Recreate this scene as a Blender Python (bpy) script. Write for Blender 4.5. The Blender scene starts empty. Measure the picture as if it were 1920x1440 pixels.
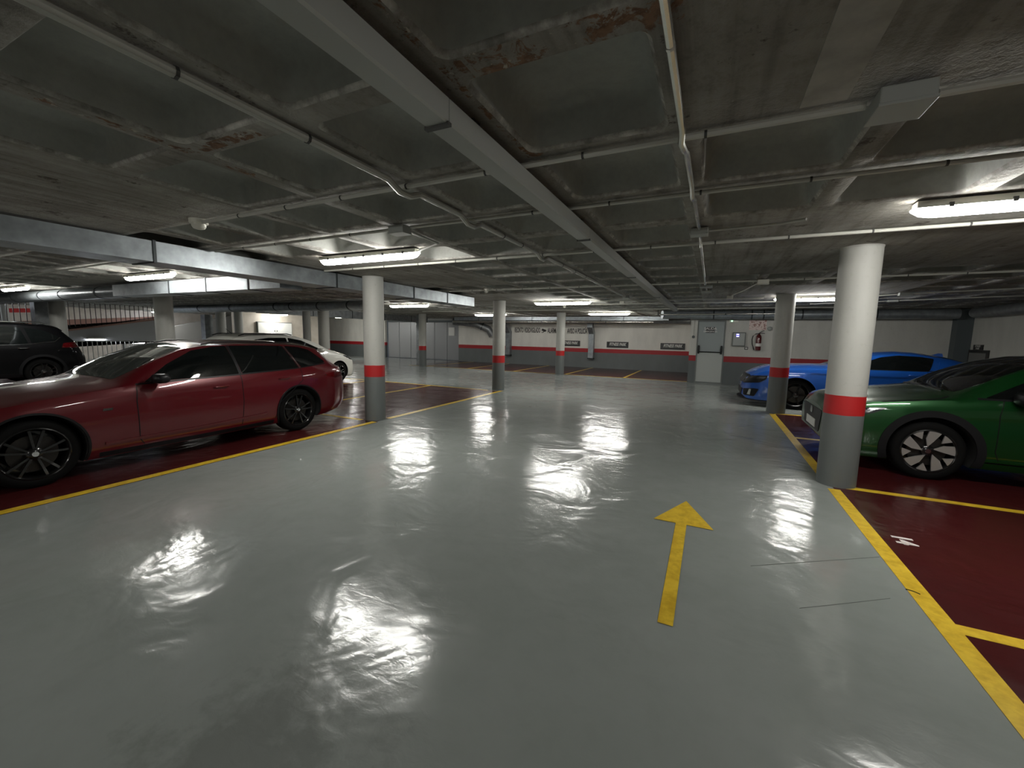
import bpy, bmesh, math, random
import numpy as np
from mathutils import Vector, Matrix
from mathutils.bvhtree import BVHTree
random.seed(7)
PI = math.pi
SC = bpy.context.scene
C = SC.collection

# ------------------------------------------------------------------ camera, world, exposure
CAMH, FPX = 1.55, 775.4
pitch, roll, yaw = .1155, .01886, .4451
cy, sy = math.cos(yaw), math.sin(yaw)
F = Vector((-sy*math.cos(pitch), cy*math.cos(pitch), -math.sin(pitch)))
R0 = Vector((cy, sy, 0)); U0 = R0.cross(F)
Rr = math.cos(roll)*R0+math.sin(roll)*U0
Ur = -math.sin(roll)*R0+math.cos(roll)*U0
cd = bpy.data.cameras.new('camera'); cam = bpy.data.objects.new('camera', cd); C.objects.link(cam)
cd.sensor_fit = 'HORIZONTAL'; cd.sensor_width = 36; cd.lens = 36*FPX/1920; cd.clip_start = .05; cd.clip_end = 200
m = Matrix.Identity(4)
for i in range(3):
    m[i][0] = Rr[i]; m[i][1] = Ur[i]; m[i][2] = -F[i]
m[2][3] = CAMH
cam.matrix_world = m
SC.camera = cam
w = bpy.data.worlds.new('world'); SC.world = w; w.use_nodes = True
w.node_tree.nodes['Background'].inputs[0].default_value = (.6, .7, .8, 1)
w.node_tree.nodes['Background'].inputs[1].default_value = .02
SC.view_settings.view_transform = 'Standard'; SC.view_settings.look = 'None'
SC.view_settings.gamma = 1; SC.view_settings.use_curve_mapping = False
SC.view_settings.exposure = 1.82
LAMP_POWER = 24.0

# ------------------------------------------------------------------ material helpers
def srgb(r, g, b):
    f = lambda c: (c/255/12.92) if c/255 <= .04045 else ((c/255+.055)/1.055)**2.4
    return (f(r), f(g), f(b), 1)
class NT:
    def __init__(s, name):
        s.m = bpy.data.materials.new(name); s.m.use_nodes = True; s.t = s.m.node_tree; s.n = s.t.nodes
        s.b = s.n['Principled BSDF']; s.geo = None
    def add(s, ty, **k):
        n = s.n.new(ty)
        for a, v in k.items():
            if a.startswith('_'): setattr(n, a[1:], v)
            else: n.inputs[a.replace('__', ' ')].default_value = v
        return n
    def link(s, a, b): s.t.links.new(a, b)
    def pos(s, scale=(1, 1, 1), rot=(0, 0, 0), obj=False):
        if obj: src = s.add('ShaderNodeTexCoord').outputs['Object']
        else: src = s.add('ShaderNodeNewGeometry').outputs['Position']
        mp = s.add('ShaderNodeMapping'); mp.inputs['Scale'].default_value = scale; mp.inputs['Rotation'].default_value = rot
        s.link(src, mp.inputs[0]); return mp.outputs[0]
    def noise(s, vec, scale, detail=3, rough=.5, dist=0):
        n = s.add('ShaderNodeTexNoise'); n.inputs['Scale'].default_value = scale; n.inputs['Detail'].default_value = detail
        n.inputs['Roughness'].default_value = rough; n.inputs['Distortion'].default_value = dist
        s.link(vec, n.inputs['Vector']); return n.outputs['Fac']
    def ramp(s, fac, stops, interp='LINEAR'):
        r = s.add('ShaderNodeValToRGB'); r.color_ramp.interpolation = interp
        e = r.color_ramp.elements
        while len(e) < len(stops): e.new(.5)
        for i, (p, c) in enumerate(stops):
            e[i].position = p; e[i].color = c if len(c) == 4 else (*c, 1)
        s.link(fac, r.inputs[0]); return r.outputs[0]
    def val(s, fac, a, b, lo=0, hi=1):
        r = s.add('ShaderNodeMapRange'); r.inputs[1].default_value = lo; r.inputs[2].default_value = hi
        r.inputs[3].default_value = a; r.inputs[4].default_value = b
        s.link(fac, r.inputs[0]); return r.outputs[0]
    def mix(s, fac, a, b, mode='MIX'):
        r = s.add('ShaderNodeMix'); r.data_type = 'RGBA'; r.blend_type = mode
        for v, i in ((fac, 0), (a, 6), (b, 7)):
            if hasattr(v, 'is_linked') or hasattr(v, 'links'): s.link(v, r.inputs[i])
            else: r.inputs[i].default_value = v
        return r.outputs[2]
    def math(s, op, a, b=None):
        r = s.add('ShaderNodeMath'); r.operation = op
        for v, i in ((a, 0), (b, 1)):
            if v is None: continue
            if hasattr(v, 'links'): s.link(v, r.inputs[i])
            else: r.inputs[i].default_value = v
        return r.outputs[0]
    def bump(s, h, strength=.2, dist=.01):
        b = s.add('ShaderNodeBump'); b.inputs['Strength'].default_value = strength; b.inputs['Distance'].default_value = dist
        s.link(h, b.inputs['Height']); s.link(b.outputs[0], s.b.inputs['Normal']); return b
    def set(s, **k):
        for a, v in k.items():
            i = s.b.inputs[{'color': 'Base Color', 'rough': 'Roughness', 'metal': 'Metallic', 'coat': 'Coat Weight', 'coatr': 'Coat Roughness', 'spec': 'Specular IOR Level', 'emit': 'Emission Color', 'emits': 'Emission Strength', 'alpha': 'Alpha', 'trans': 'Transmission Weight'}[a]]
            if hasattr(v, 'links'): s.link(v, i)
            else: i.default_value = v
        return s
def simple(name, col, rough=.5, metal=0, coat=0, **k):
    t = NT(name); t.set(color=col, rough=rough, metal=metal, coat=coat, **k); return t.m

M = {}
def painted(name, bandtop=.99, bandbot=.79, white=(206, 205, 198), lower=(98, 104, 104), red=(150, 26, 34), streak=True):
    t = NT(name)
    g = t.add('ShaderNodeNewGeometry'); sp = t.add('ShaderNodeSeparateXYZ'); t.link(g.outputs['Position'], sp.inputs[0])
    z = sp.outputs[2]
    nz = t.noise(t.pos((1, 1, .35)), 2.2, 4, .6)
    nf = t.noise(t.pos((1, 1, 1)), 22, 4, .6)
    zz = t.math('ADD', z, t.val(t.noise(t.pos(), 5, 2), -.006, .006))
    isred = t.math('LESS_THAN', zz, bandtop); isg = t.math('LESS_THAN', zz, bandbot)
    wc = t.ramp(nz, [(.3, srgb(*[c*.93 for c in white])), (.7, srgb(*white))])
    sc = t.ramp(nf, [(.27, (.8, .78, .74)), (.42, (1, 1, 1))])
    wc = t.mix(.45, wc, sc, 'MULTIPLY')
    gc = t.ramp(nz, [(.3, srgb(*[c*.92 for c in lower])), (.7, srgb(*lower))])
    c = t.mix(isred, wc, srgb(*red)); c = t.mix(isg, c, gc)
    t.set(color=c, rough=.55); t.bump(nf, .12, .01)
    return t.m
M['wallpaint'] = painted('wall paint')
M['wallpaint_brightened'] = painted('brightened wall paint', white=(240, 238, 230), lower=(110, 116, 116), red=(168, 30, 38))  # same wall paint, lightened in place of stronger light at the far end
M['colpaint'] = painted('column paint', .99, .785, (184, 184, 178), (106, 111, 110), (176, 28, 30))
t = NT('plain cream wall'); t.set(color=t.ramp(t.noise(t.pos(), 3, 4), [(.3, srgb(196, 186, 172)), (.7, srgb(214, 206, 194))]), rough=.6); M['cream'] = t.m
M['rampgrey'] = simple('ramp grey', srgb(150, 150, 148), .6)
M['terracotta'] = simple('terracotta skirting', srgb(150, 112, 98), .7)

# epoxy floor
def epoxy(name, c1, c2, rough=(.10, .26), scratch=True):
    t = NT(name); p = t.pos()
    n1 = t.noise(p, .8, 4, .6); n2 = t.noise(p, 7, 5, .65)
    col = t.ramp(n1, [(.3, srgb(*c1)), (.7, srgb(*c2))])
    dirt = t.ramp(n2, [(.25, (.93, .93, .92)), (.55, (1, 1, 1))])
    col = t.mix(.7, col, dirt, 'MULTIPLY')
    ns = t.noise(t.pos((1, 6, 1), (0, 0, .35)), 2.3, 5, .7)
    col = t.mix(.8, col, t.ramp(ns, [(.2, (.8, .79, .77)), (.3, (1, 1, 1))]), 'MULTIPLY')
    # worn, dirty patch by the near edge of the aisle
    if scratch:
        g = t.add('ShaderNodeNewGeometry'); vd = t.add('ShaderNodeVectorMath'); vd.operation = 'DISTANCE'
        t.link(g.outputs['Position'], vd.inputs[0]); vd.inputs[1].default_value = (-1.42, .82, 0)
        nn = t.noise(p, 5.5, 6, .7)
        mk = t.math('SUBTRACT', nn, t.math('MULTIPLY', vd.outputs['Value'], .8))
        mk = t.ramp(mk, [(.12, (0, 0, 0)), (.36, (1, 1, 1))])
        col = t.mix(t.math('MULTIPLY', mk, .28), col, srgb(60, 58, 54))
    rr = t.val(t.noise(p, 3, 4, .6), rough[0], rough[1], .3, .7)
    t.set(color=col, rough=rr, spec=.55)
    wav = t.noise(t.pos((1, 1, 1)), 1.6, 3, .5, .6)
    wav2 = t.noise(t.pos((1, 1.7, 1), (0, 0, .6)), 9, 4, .6, .8)
    fine = t.noise(p, 60, 3, .6)
    h = t.math('ADD', t.math('MULTIPLY', wav, 1.0), t.math('MULTIPLY', wav2, .055))
    h = t.math('ADD', h, t.math('MULTIPLY', fine, .002))
    t.bump(h, 1.0, .022)
    return t.m
M['floor'] = epoxy('grey epoxy floor', (141, 147, 143), (153, 158, 155), (.12, .21))
M['redfloor'] = epoxy('dark red epoxy floor', (66, 22, 24), (78, 30, 30), (.15, .27), False)
def linepaint(name, a, b):
    t = NT(name); p = t.pos()
    n = t.noise(p, 14, 5, .65); n2 = t.noise(p, 3.5, 4, .7)
    c = t.mix(.6, t.ramp(n, [(.3, srgb(*a)), (.6, srgb(*b))]), t.ramp(n2, [(.35, (.72, .68, .5)), (.55, (1, 1, 1))]), 'MULTIPLY')
    t.set(color=c, rough=.3); t.bump(n, .15, .004); return t.m
M['yellow'] = linepaint('yellow road paint', (222, 180, 44), (240, 204, 62))
M['white_mark'] = linepaint('white road paint', (225, 215, 212), (245, 238, 235))

# concrete slab
t = NT('slab concrete'); p = t.pos()
board = t.noise(t.pos((6, .35, 1)), 1.5, 4, .6); blot = t.noise(p, 1.3, 5, .62); fine = t.noise(p, 18, 5, .7)
col = t.ramp(blot, [(.25, srgb(118, 114, 107)), (.5, srgb(148, 145, 138)), (.75, srgb(176, 174, 167))])
col = t.mix(.6, col, t.ramp(board, [(.38, (.45, .43, .40)), (.47, (.8, .79, .77)), (.6, (1, 1, 1))]), 'MULTIPLY')
col = t.mix(.6, col, t.ramp(fine, [(.3, (.6, .58, .55)), (.5, (1, 1, 1))]), 'MULTIPLY')
rib = t.noise(p, 4.5, 6, .75)
col = t.mix(t.math('MULTIPLY', t.ramp(rib, [(.60, (0, 0, 0)), (.66, (1, 1, 1))]), .8), col, srgb(58, 42, 32))
# rust along two ribs where the cover has come off
g = t.add('ShaderNodeNewGeometry'); sp = t.add('ShaderNodeSeparateXYZ'); t.link(g.outputs['Position'], sp.inputs[0])
def band(axis, c, hw):
    d = t.math('ABSOLUTE', t.math('SUBTRACT', sp.outputs[axis], c)); return t.math('LESS_THAN', d, hw)
nb = t.noise(p, 9, 5, .7, .6)
a1 = t.math('MULTIPLY', band(1, 1.41, .085), band(0, -.5, .36))
a2 = t.math('MULTIPLY', band(0, -.93, .05), band(1, 1.6, .75))
a3 = t.math('MULTIPLY', band(0, -2.68, .03), band(1, 1.3, .5))
a4 = t.math('MULTIPLY', band(1, 1.41, .035), band(0, -2.4, .3))
am = t.math('MAXIMUM', t.math('MAXIMUM', a1, a2), t.math('MAXIMUM', a3, a4))
rust = t.math('MULTIPLY', am, t.ramp(nb, [(.50, (0, 0, 0)), (.55, (1, 1, 1))]))
col = t.mix(rust, col, t.ramp(fine, [(.4, srgb(92, 66, 48)), (.6, srgb(128, 98, 74))]))
pale = t.math('MULTIPLY', am, t.ramp(t.noise(p, 13, 4, .6), [(.62, (0, 0, 0)), (.66, (1, 1, 1))]))
col = t.mix(pale, col, srgb(178, 170, 158))
t.set(color=col, rough=.85); t.bump(t.math('ADD', fine, rib), .5, .02); M['slab'] = t.m
t = NT('coffer concrete'); p = t.pos()
blot = t.noise(p, 2.1, 4, .6); fine = t.noise(p, 30, 4, .6)
col = t.ramp(blot, [(.3, srgb(140, 141, 136)), (.7, srgb(162, 163, 157))])
col = t.mix(.3, col, t.ramp(fine, [(.3, (.7, .7, .7)), (.6, (1, 1, 1))]), 'MULTIPLY')
t.set(color=col, rough=.75); t.bump(fine, .15, .01); M['coffer'] = t.m

# metals
def galv(name, c=(165, 172, 176), rough=.38):
    t = NT(name); p = t.pos()
    n = t.noise(p, 6, 3, .6); n2 = t.noise(p, 40, 2, .5)
    t.set(color=t.ramp(n, [(.3, srgb(*[x*.82 for x in c])), (.7, srgb(*c))]), metal=.6, rough=t.val(n2, rough-.06, rough+.12))
    return t.m
M['galv'] = galv('galvanised sheet'); M['galv2'] = galv('dull galvanised sheet', (158, 162, 164), .45)
M['flange'] = simple('duct joint', srgb(70, 74, 76), .5, .7)
M['steel'] = simple('bright steel tube', srgb(205, 205, 198), .25, .9)
M['pvc'] = simple('grey plastic conduit', srgb(182, 182, 174), .38)
M['pvc_dark'] = simple('conduit clip', srgb(60, 60, 58), .5)
M['boxplastic'] = simple('grey box plastic', srgb(168, 172, 168), .45)
M['tray'] = simple('painted cable tray', srgb(158, 160, 155), .4, .1)
M['white_plastic'] = simple('off white plastic', srgb(214, 212, 200), .4)
M['black'] = simple('black plastic', (.008, .008, .009, 1), .4, spec=.25)
M['signblack'] = simple('sign black', (.018, .018, .018, 1), .4)
M['signwhite'] = simple('sign white', srgb(225, 225, 220), .5)
M['wallink'] = simple('worn black wall lettering', srgb(52, 50, 48), .7)
M['rail'] = simple('painted railing steel', srgb(60, 46, 42), .45, .3)
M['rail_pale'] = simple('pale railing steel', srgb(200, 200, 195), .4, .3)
M['door'] = simple('grey door enamel', srgb(152, 160, 160), .45)
M['doorlow'] = simple('light grey door enamel', srgb(178, 182, 178), .45)
M['frame'] = simple('door frame', srgb(112, 116, 114), .5)
M['cabinet'] = simple('white cabinet enamel', srgb(232, 232, 228), .4)
M['darkpillar'] = simple('dark grey pillar paint', srgb(84, 92, 94), .6)
M['extred'] = simple('extinguisher red', srgb(84, 12, 16), .28, 0, .6)
M['shutter'] = simple('shutter grey', srgb(150, 152, 154), .45, .3)
t = NT('faded red notice'); n = t.noise(t.pos((1, 1, 1)), 14, 4, .7)
t.set(color=t.ramp(n, [(.40, srgb(150, 96, 86)), (.5, srgb(232, 212, 206))]), rough=.5); M['notice'] = t.m
t = NT('lamp tube'); t.set(color=(1, 1, 1, 1), emit=(1.0, .985, .93, 1), emits=LAMP_POWER); M['emit'] = t.m
t = NT('small ramp lamp'); t.set(color=(1, 1, 1, 1), emit=(.85, .9, 1.0, 1), emits=30); M['emit2'] = t.m
t = NT('blue display'); t.set(color=(.1, .1, .4, 1), emit=(.18, .16, 1.0, 1), emits=.35); M['blueled'] = t.m
t = NT('white display line'); t.set(color=(.8, .8, .9, 1), emit=(.9, .9, 1.0, 1), emits=1); M['whiteled'] = t.m
t = NT('green light'); t.set(color=(.4, .9, .6, 1), emit=(.4, 1, .65, 1), emits=2.0); M['greenled'] = t.m
# car materials
def paint(name, col, metal=.35, rough=.32, coat=1.0):
    t = NT(name); n = t.noise(t.pos(obj=True), 900, 1, .5)
    t.set(color=col, metal=metal, rough=rough, coat=coat, coatr=.03); return t.m
M['car_red'] = paint('red car paint', srgb(90, 6, 18), .25)
M['car_green'] = paint('green car paint', srgb(18, 72, 30), .55, .3)
M['car_blue'] = paint('blue car paint', srgb(20, 82, 170), .2)
M['car_white'] = paint('white car paint', srgb(222, 222, 214), 0)
M['car_black'] = paint('black car paint', (.0015, .0015, .002, 1), 0, .6, .2)
M['car_black'].node_tree.nodes['Principled BSDF'].inputs['Specular IOR Level'].default_value = .08
t = NT('tinted car glass'); t.set(color=(.004, .005, .005, 1), rough=.02, spec=.35); M['glass'] = t.m
t = NT('lighter windscreen glass'); t.set(color=(.03, .036, .034, 1), rough=.02, spec=.7); M['screen'] = t.m
M['tyre'] = simple('tyre rubber', (.005, .005, .005, 1), .8, spec=.12)
M['rimblack'] = simple('gloss black alloy', (.012, .012, .012, 1), .22, .4, .5)
M['rimsilver'] = simple('silver alloy', srgb(205, 205, 202), .3, .7)
M['chrome'] = simple('chrome', srgb(200, 200, 200), .12, 1)
M['archblack'] = simple('matt black cladding', (.010, .010, .011, 1), .75, spec=.15)
M['lampglass'] = simple('headlamp glass', srgb(70, 74, 76), .06, .3, 1)
M['lampbright'] = simple('headlamp reflector', srgb(200, 205, 208), .15, .8)
M['taillamp'] = simple('red lamp lens', srgb(70, 4, 8), .12, 0, 1)
M['plate'] = simple('number plate white', srgb(220, 220, 214), .4)
M['brake'] = simple('brake disc metal', srgb(58, 56, 54), .4, .8)
M['under'] = simple('underbody black', (.01, .01, .01, 1), .8)

# ------------------------------------------------------------------ geometry helpers
class MB:
    def __init__(s): s.v = []; s.f = []; s.mi = []
    def face(s, idx, mi=0): s.f.append(tuple(idx)); s.mi.append(mi)
    def add(s, vs, fs, mi=0):
        o = len(s.v); s.v += [tuple(v) for v in vs]
        for f in fs: s.face([i+o for i in f], mi)
        return s
    def box(s, lo, hi, mi=0):
        x0, y0, z0 = lo; x1, y1, z1 = hi
        return s.add([(x0, y0, z0), (x1, y0, z0), (x1, y1, z0), (x0, y1, z0), (x0, y0, z1), (x1, y0, z1), (x1, y1, z1), (x0, y1, z1)],
              [(3, 2, 1, 0), (4, 5, 6, 7), (0, 1, 5, 4), (1, 2, 6, 5), (2, 3, 7, 6), (3, 0, 4, 7)], mi)
    def tube(s, pts, r, n=10, mi=0, caps=True, ry=None):
        pts = [Vector(p) for p in pts]; rings = []
        for i, p in enumerate(pts):
            a = pts[max(i-1, 0)]; b = pts[min(i+1, len(pts)-1)]
            d = (b-a).normalized()
            up = Vector((0, 0, 1)) if abs(d.z) < .9 else Vector((1, 0, 0))
            x = d.cross(up).normalized(); y = x.cross(d).normalized()
            rr = r[i] if isinstance(r, (list, tuple)) else r
            rings.append([p+x*math.cos(2*PI*k/n)*rr+y*math.sin(2*PI*k/n)*(ry if ry else rr) for k in range(n)])
        o = len(s.v)
        for rg in rings: s.v += [tuple(q) for q in rg]
        for i in range(len(rings)-1):
            for k in range(n):
                a = o+i*n+k; b = o+i*n+(k+1) % n
                s.face((a, b, b+n, a+n), mi)
        if caps:
            s.face([o+k for k in range(n)][::-1], mi); s.face([o+(len(rings)-1)*n+k for k in range(n)], mi)
        return s
    def lathe(s, prof, c, axis='z', n=24, mi=0):
        # prof: (radius, height)
        o = len(s.v); c = Vector(c)
        for r, h in prof:
            for k in range(n):
                a = 2*PI*k/n; u, v = r*math.cos(a), r*math.sin(a)
                q = {'z': (u, v, h), 'y': (u, h, v), 'x': (h, u, v)}[axis]
                s.v.append(tuple(c+Vector(q)))
        for i in range(len(prof)-1):
            for k in range(n):
                a = o+i*n+k; b = o+i*n+(k+1) % n
                s.face((a, b, b+n, a+n), mi)
        s.face([o+k for k in range(n)][::-1], mi); s.face([o+(len(prof)-1)*n+k for k in range(n)], mi)
        return s
    def prism(s, poly, z0, z1, axis='z', mi=0):
        n = len(poly); o = len(s.v)
        P = {'z': lambda a, b, h: (a, b, h), 'y': lambda a, b, h: (a, h, b), 'x': lambda a, b, h: (h, a, b)}[axis]
        for h in (z0, z1): s.v += [P(a, b, h) for a, b in poly]
        s.face([o+i for i in range(n)][::-1], mi); s.face([o+n+i for i in range(n)], mi)
        for i in range(n): s.face((o+i, o+(i+1) % n, o+n+(i+1) % n, o+n+i), mi)
        return s
    def blob(s, c, r, e=.6, nu=14, nv=8, mi=0):
        o = len(s.v); sg = lambda v, p: math.copysign(abs(v)**p, v)
        for i in range(nv+1):
            ph = -PI/2+PI*i/nv
            for k in range(nu):
                th = 2*PI*k/nu
                s.v.append((c[0]+r[0]*sg(math.cos(ph), e)*sg(math.cos(th), e), c[1]+r[1]*sg(math.cos(ph), e)*sg(math.sin(th), e), c[2]+r[2]*sg(math.sin(ph), e)))
        for i in range(nv):
            for k in range(nu):
                s.face((o+i*nu+k, o+i*nu+(k+1) % nu, o+(i+1)*nu+(k+1) % nu, o+(i+1)*nu+k), mi)
        return s
    def build(s, name, mats, parent=None, smooth=False, loc=None, bevel=0):
        me = bpy.data.meshes.new(name); me.from_pydata(s.v, [], s.f)
        if not isinstance(mats, (list, tuple)): mats = [mats]
        for mm in mats: me.materials.append(M[mm] if isinstance(mm, str) else mm)
        for p, i in zip(me.polygons, s.mi): p.material_index = i; p.use_smooth = bool(smooth)
        me.validate()
        bm = bmesh.new(); bm.from_mesh(me); bmesh.ops.recalc_face_normals(bm, faces=bm.faces); bm.to_mesh(me); bm.free()
        if smooth: me.set_sharp_from_angle(angle=math.radians(38 if smooth is True else smooth))
        o = bpy.data.objects.new(name, me); C.objects.link(o)
        if parent: o.parent = parent
        if loc: o.location = loc
        if bevel:
            b = o.modifiers.new('b', 'BEVEL'); b.width = bevel; b.segments = 2; b.limit_method = 'ANGLE'
        return o
def tag(o, label, cat, group=None):
    o['label'] = label; o['category'] = cat
    if group: o['group'] = group
    return o
def thing(name, label, cat, loc=(0, 0, 0), rz=0, group=None):
    o = bpy.data.objects.new(name, None); C.objects.link(o); o.location = loc; o.rotation_euler = (0, 0, rz)
    o.empty_display_size = .1
    return tag(o, label, cat, group)
def struct(o, label=None, cat=None):
    o['kind'] = 'structure'
    if label: o['label'] = label
    if cat: o['category'] = cat
    return o
def copy_tree(o, parent=None):
    c = o.copy(); C.objects.link(c); c.parent = parent
    for ch in list(o.children): copy_tree(ch, c)
    return c
def text(name, s, size, mat, parent, M4, shear=0, extrude=.002, align='CENTER', sx=1.0, bold=0):
    cu = bpy.data.curves.new(name, 'FONT'); cu.body = s; cu.size = size; cu.shear = shear; cu.extrude = extrude
    cu.align_x = align; cu.align_y = 'CENTER'; cu.offset = bold; cu.resolution_u = 3
    tmp = bpy.data.objects.new(name+'_tmp', cu); C.objects.link(tmp)
    bpy.context.view_layer.update()
    me = bpy.data.meshes.new_from_object(tmp.evaluated_get(bpy.context.evaluated_depsgraph_get()))
    bpy.data.objects.remove(tmp); bpy.data.curves.remove(cu)
    me.transform(Matrix.Diagonal((sx, 1, 1, 1))); me.transform(M4)
    me.materials.clear(); me.materials.append(M[mat])
    o = bpy.data.objects.new(name, me); C.objects.link(o)
    if parent: o.parent = parent
    return o
def facing_minus_y(x, y, z): return Matrix.Translation((x, y, z)) @ Matrix.Rotation(PI/2, 4, 'X')

H = 2.53
# ------------------------------------------------------------------ floor
fl = MB(); XS = np.linspace(-34, 6.5, 28); YS = np.linspace(-9, 21.1, 21)
for i in range(len(XS)-1):
    for j in range(len(YS)-1):
        fl.add([(XS[i], YS[j], 0), (XS[i+1], YS[j], 0), (XS[i+1], YS[j+1], 0), (XS[i], YS[j+1], 0)], [(0, 1, 2, 3)])
floor = struct(fl.build('floor', 'floor'))
def paintrect(name, x0, y0, x1, y1, z, mat, label=None):
    b = MB().box((x0, y0, z-.001), (x1, y1, z))
    o = b.build(name, mat, floor)
    if label: o['label'] = label
    return o
paintrect('bay_paint', 1.28, -9, 6.5, 10.38, .0015, 'redfloor', 'dark red painted parking bays')
paintrect('bay_paint', -7.7, -9, -5.2, 5.45, .0015, 'redfloor', 'dark red painted parking bays')
paintrect('bay_paint', -13.4, 5.45, -5.25, 10.28, .0015, 'redfloor', 'dark red painted parking bays')
paintrect('bay_paint', -13.6, 16.45, -.66, 20.98, .0015, 'redfloor', 'dark red painted parking bays')
paintrect('bay_paint', -18.6, -9, -15.4, 6.0, .0015, 'redfloor', 'dark red painted parking bays')
def line(x0, y0, x1, y1): return paintrect('line_paint', x0, y0, x1, y1, .003, 'yellow', 'yellow painted line')
line(1.22, -9, 1.33, 5.30); line(1.22, 5.72, 1.33, 10.27); 
for y in (.55, 2.91, 5.37, 7.85): line(1.33, y, 6.4, y+.095)
line(1.33, 10.28, 6.4, 10.38)
line(-5.32, -9, -5.21, 5.43); line(-5.32, 5.78, -5.21, 10.35)
line(-7.7, 5.40, -5.58, 5.49); line(-13.4, 10.22, -5.66, 10.31)
for x in (-7.68, -10.1, -12.6): line(x, 5.49, x+.08, 10.22)
line(-13.6, 16.42, -5.8, 16.50); line(-5.35, 16.42, -.66, 16.50)
for x in (-12.6, -10.25, -7.85, -5.47, -3.05): line(x, 16.5, x+.09, 20.95)
for x in (-15.1,): line(x, 10.2, x+.08, 13.5)
ar = MB()
ar.add([(-.115, 4.19, .004), (-.35, 3.63, .004), (-.17, 3.63, .004), (-.085, 3.63, .004), (.12, 3.63, .004), (-.165, 2.26, .004), (-.085, 2.26, .004)],
       [(0, 1, 2, 3, 4), (2, 5, 6, 3)])
a = ar.build('arrow_paint', 'yellow', floor); a['label'] = 'yellow direction arrow on the grey aisle'
text('bay_number', '14', .17, 'white_mark', floor, Matrix.Translation((1.47, 4.15, .0045)) @ Matrix.Rotation(-PI/2, 4, 'Z'), 0, .0008, bold=.008)['label'] = 'small white bay number'
# scuffs
sc = MB()
sc.tube([(.35, 3.16, .001), (.78, 3.45, .001), (1.21, 3.74, .001)], .0016, 4)
sc.tube([(.57, 2.77, .001), (.84, 2.96, .001), (1.09, 3.14, .001)], .0014, 4)
sc.build('scuff_mark', simple('rubber scuff', srgb(100, 103, 101), .6), floor)
ck = MB(); 
ck.tube([(1.215, 3.305, .003), (1.25, 3.295, .0035), (1.275, 3.275, .003)], .004, 4)
ck.build('floor_crack', 'black', floor)

# ------------------------------------------------------------------ walls
def wall(name, lo, hi, mat='wallpaint'): return struct(MB().box(lo, hi).build(name, mat))
wall('wall_back', (-13.6, 21.0, 0), (-.6, 21.2, 2.8), 'wallpaint_brightened')
wall('wall_back_left', (-27, 21.0, 0), (-19.3, 21.2, 2.8), 'wallpaint_brightened')
wall('wall_back_gate', (-19.3, 21.3, 0), (-13.6, 21.5, 2.8), 'rampgrey')
wall('wall_door_side', (-.7, 16.3, 0), (-.6, 21.0, 2.8))
wd = MB()   # wall with the door opening
wd.box((-.7, 16.2, 0), (-.47, 16.32, 2.8)); wd.box((.42, 16.2, 0), (6.7, 16.32, 2.8)); wd.box((-.47, 16.2, 2.22), (.42, 16.32, 2.8))
struct(wd.build('wall_door', 'wallpaint'))
wall('wall_right', (6.5, -9, 0), (6.7, 16.2, 2.8))
wall('wall_front', (-34, -9.2, 0), (6.7, -9, 2.8))
wall('wall_left', (-34.2, -9, 0), (-34, 21.2, 3.4), 'cream')
struct(MB().box((6.17, 15.9, 0), (6.5, 16.2, 2.53)).build('trim_1', 'darkpillar'))
# door
d1 = struct(MB().box((-.47, 16.17, 0), (-.43, 16.3, 2.22)).box((.38, 16.17, 0), (.42, 16.3, 2.22)).box((-.43, 16.17, 2.17), (.38, 16.3, 2.22)).box((-.43, 16.18, 0), (.38, 16.3, .06)).build('door_1', 'frame'))
dl = MB().box((-.43, 16.19, .06), (.38, 16.24, 1.13), 1).box((-.43, 16.19, 1.13), (.38, 16.24, 2.17), 0).build('door_leaf', ['door', 'doorlow'], d1)
pb = MB(); pb.tube([(-.40, 16.12, 1.12), (.35, 16.12, 1.12)], .018, 10)
pb.build('panic_bar', 'black', d1, True)
for x in (-.39, .33): MB().blob((x, 16.13, 1.2), (.035, .05, .15), .5).build('panic_bar_end', 'black', d1, True)
MB().box((.02, 16.14, 2.06), (.34, 16.19, 2.13)).build('door_closer', 'door', d1)
# exit signs on the door
s1 = tag(MB().box((-.20, 16.17, 1.79), (.09, 16.185, 1.99)).build('exit_sign', 'signblack'), 'small dark exit sign with white letters on the grey door', 'sign')
text('lettering', 'SALIDA', .12, 'signwhite', s1, facing_minus_y(-.055, 16.168, 1.935), 0, .001, bold=.002)
text('lettering', 'EMERGENCIA', .072, 'signwhite', s1, facing_minus_y(-.055, 16.168, 1.835), 0, .001, bold=.001)

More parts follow.
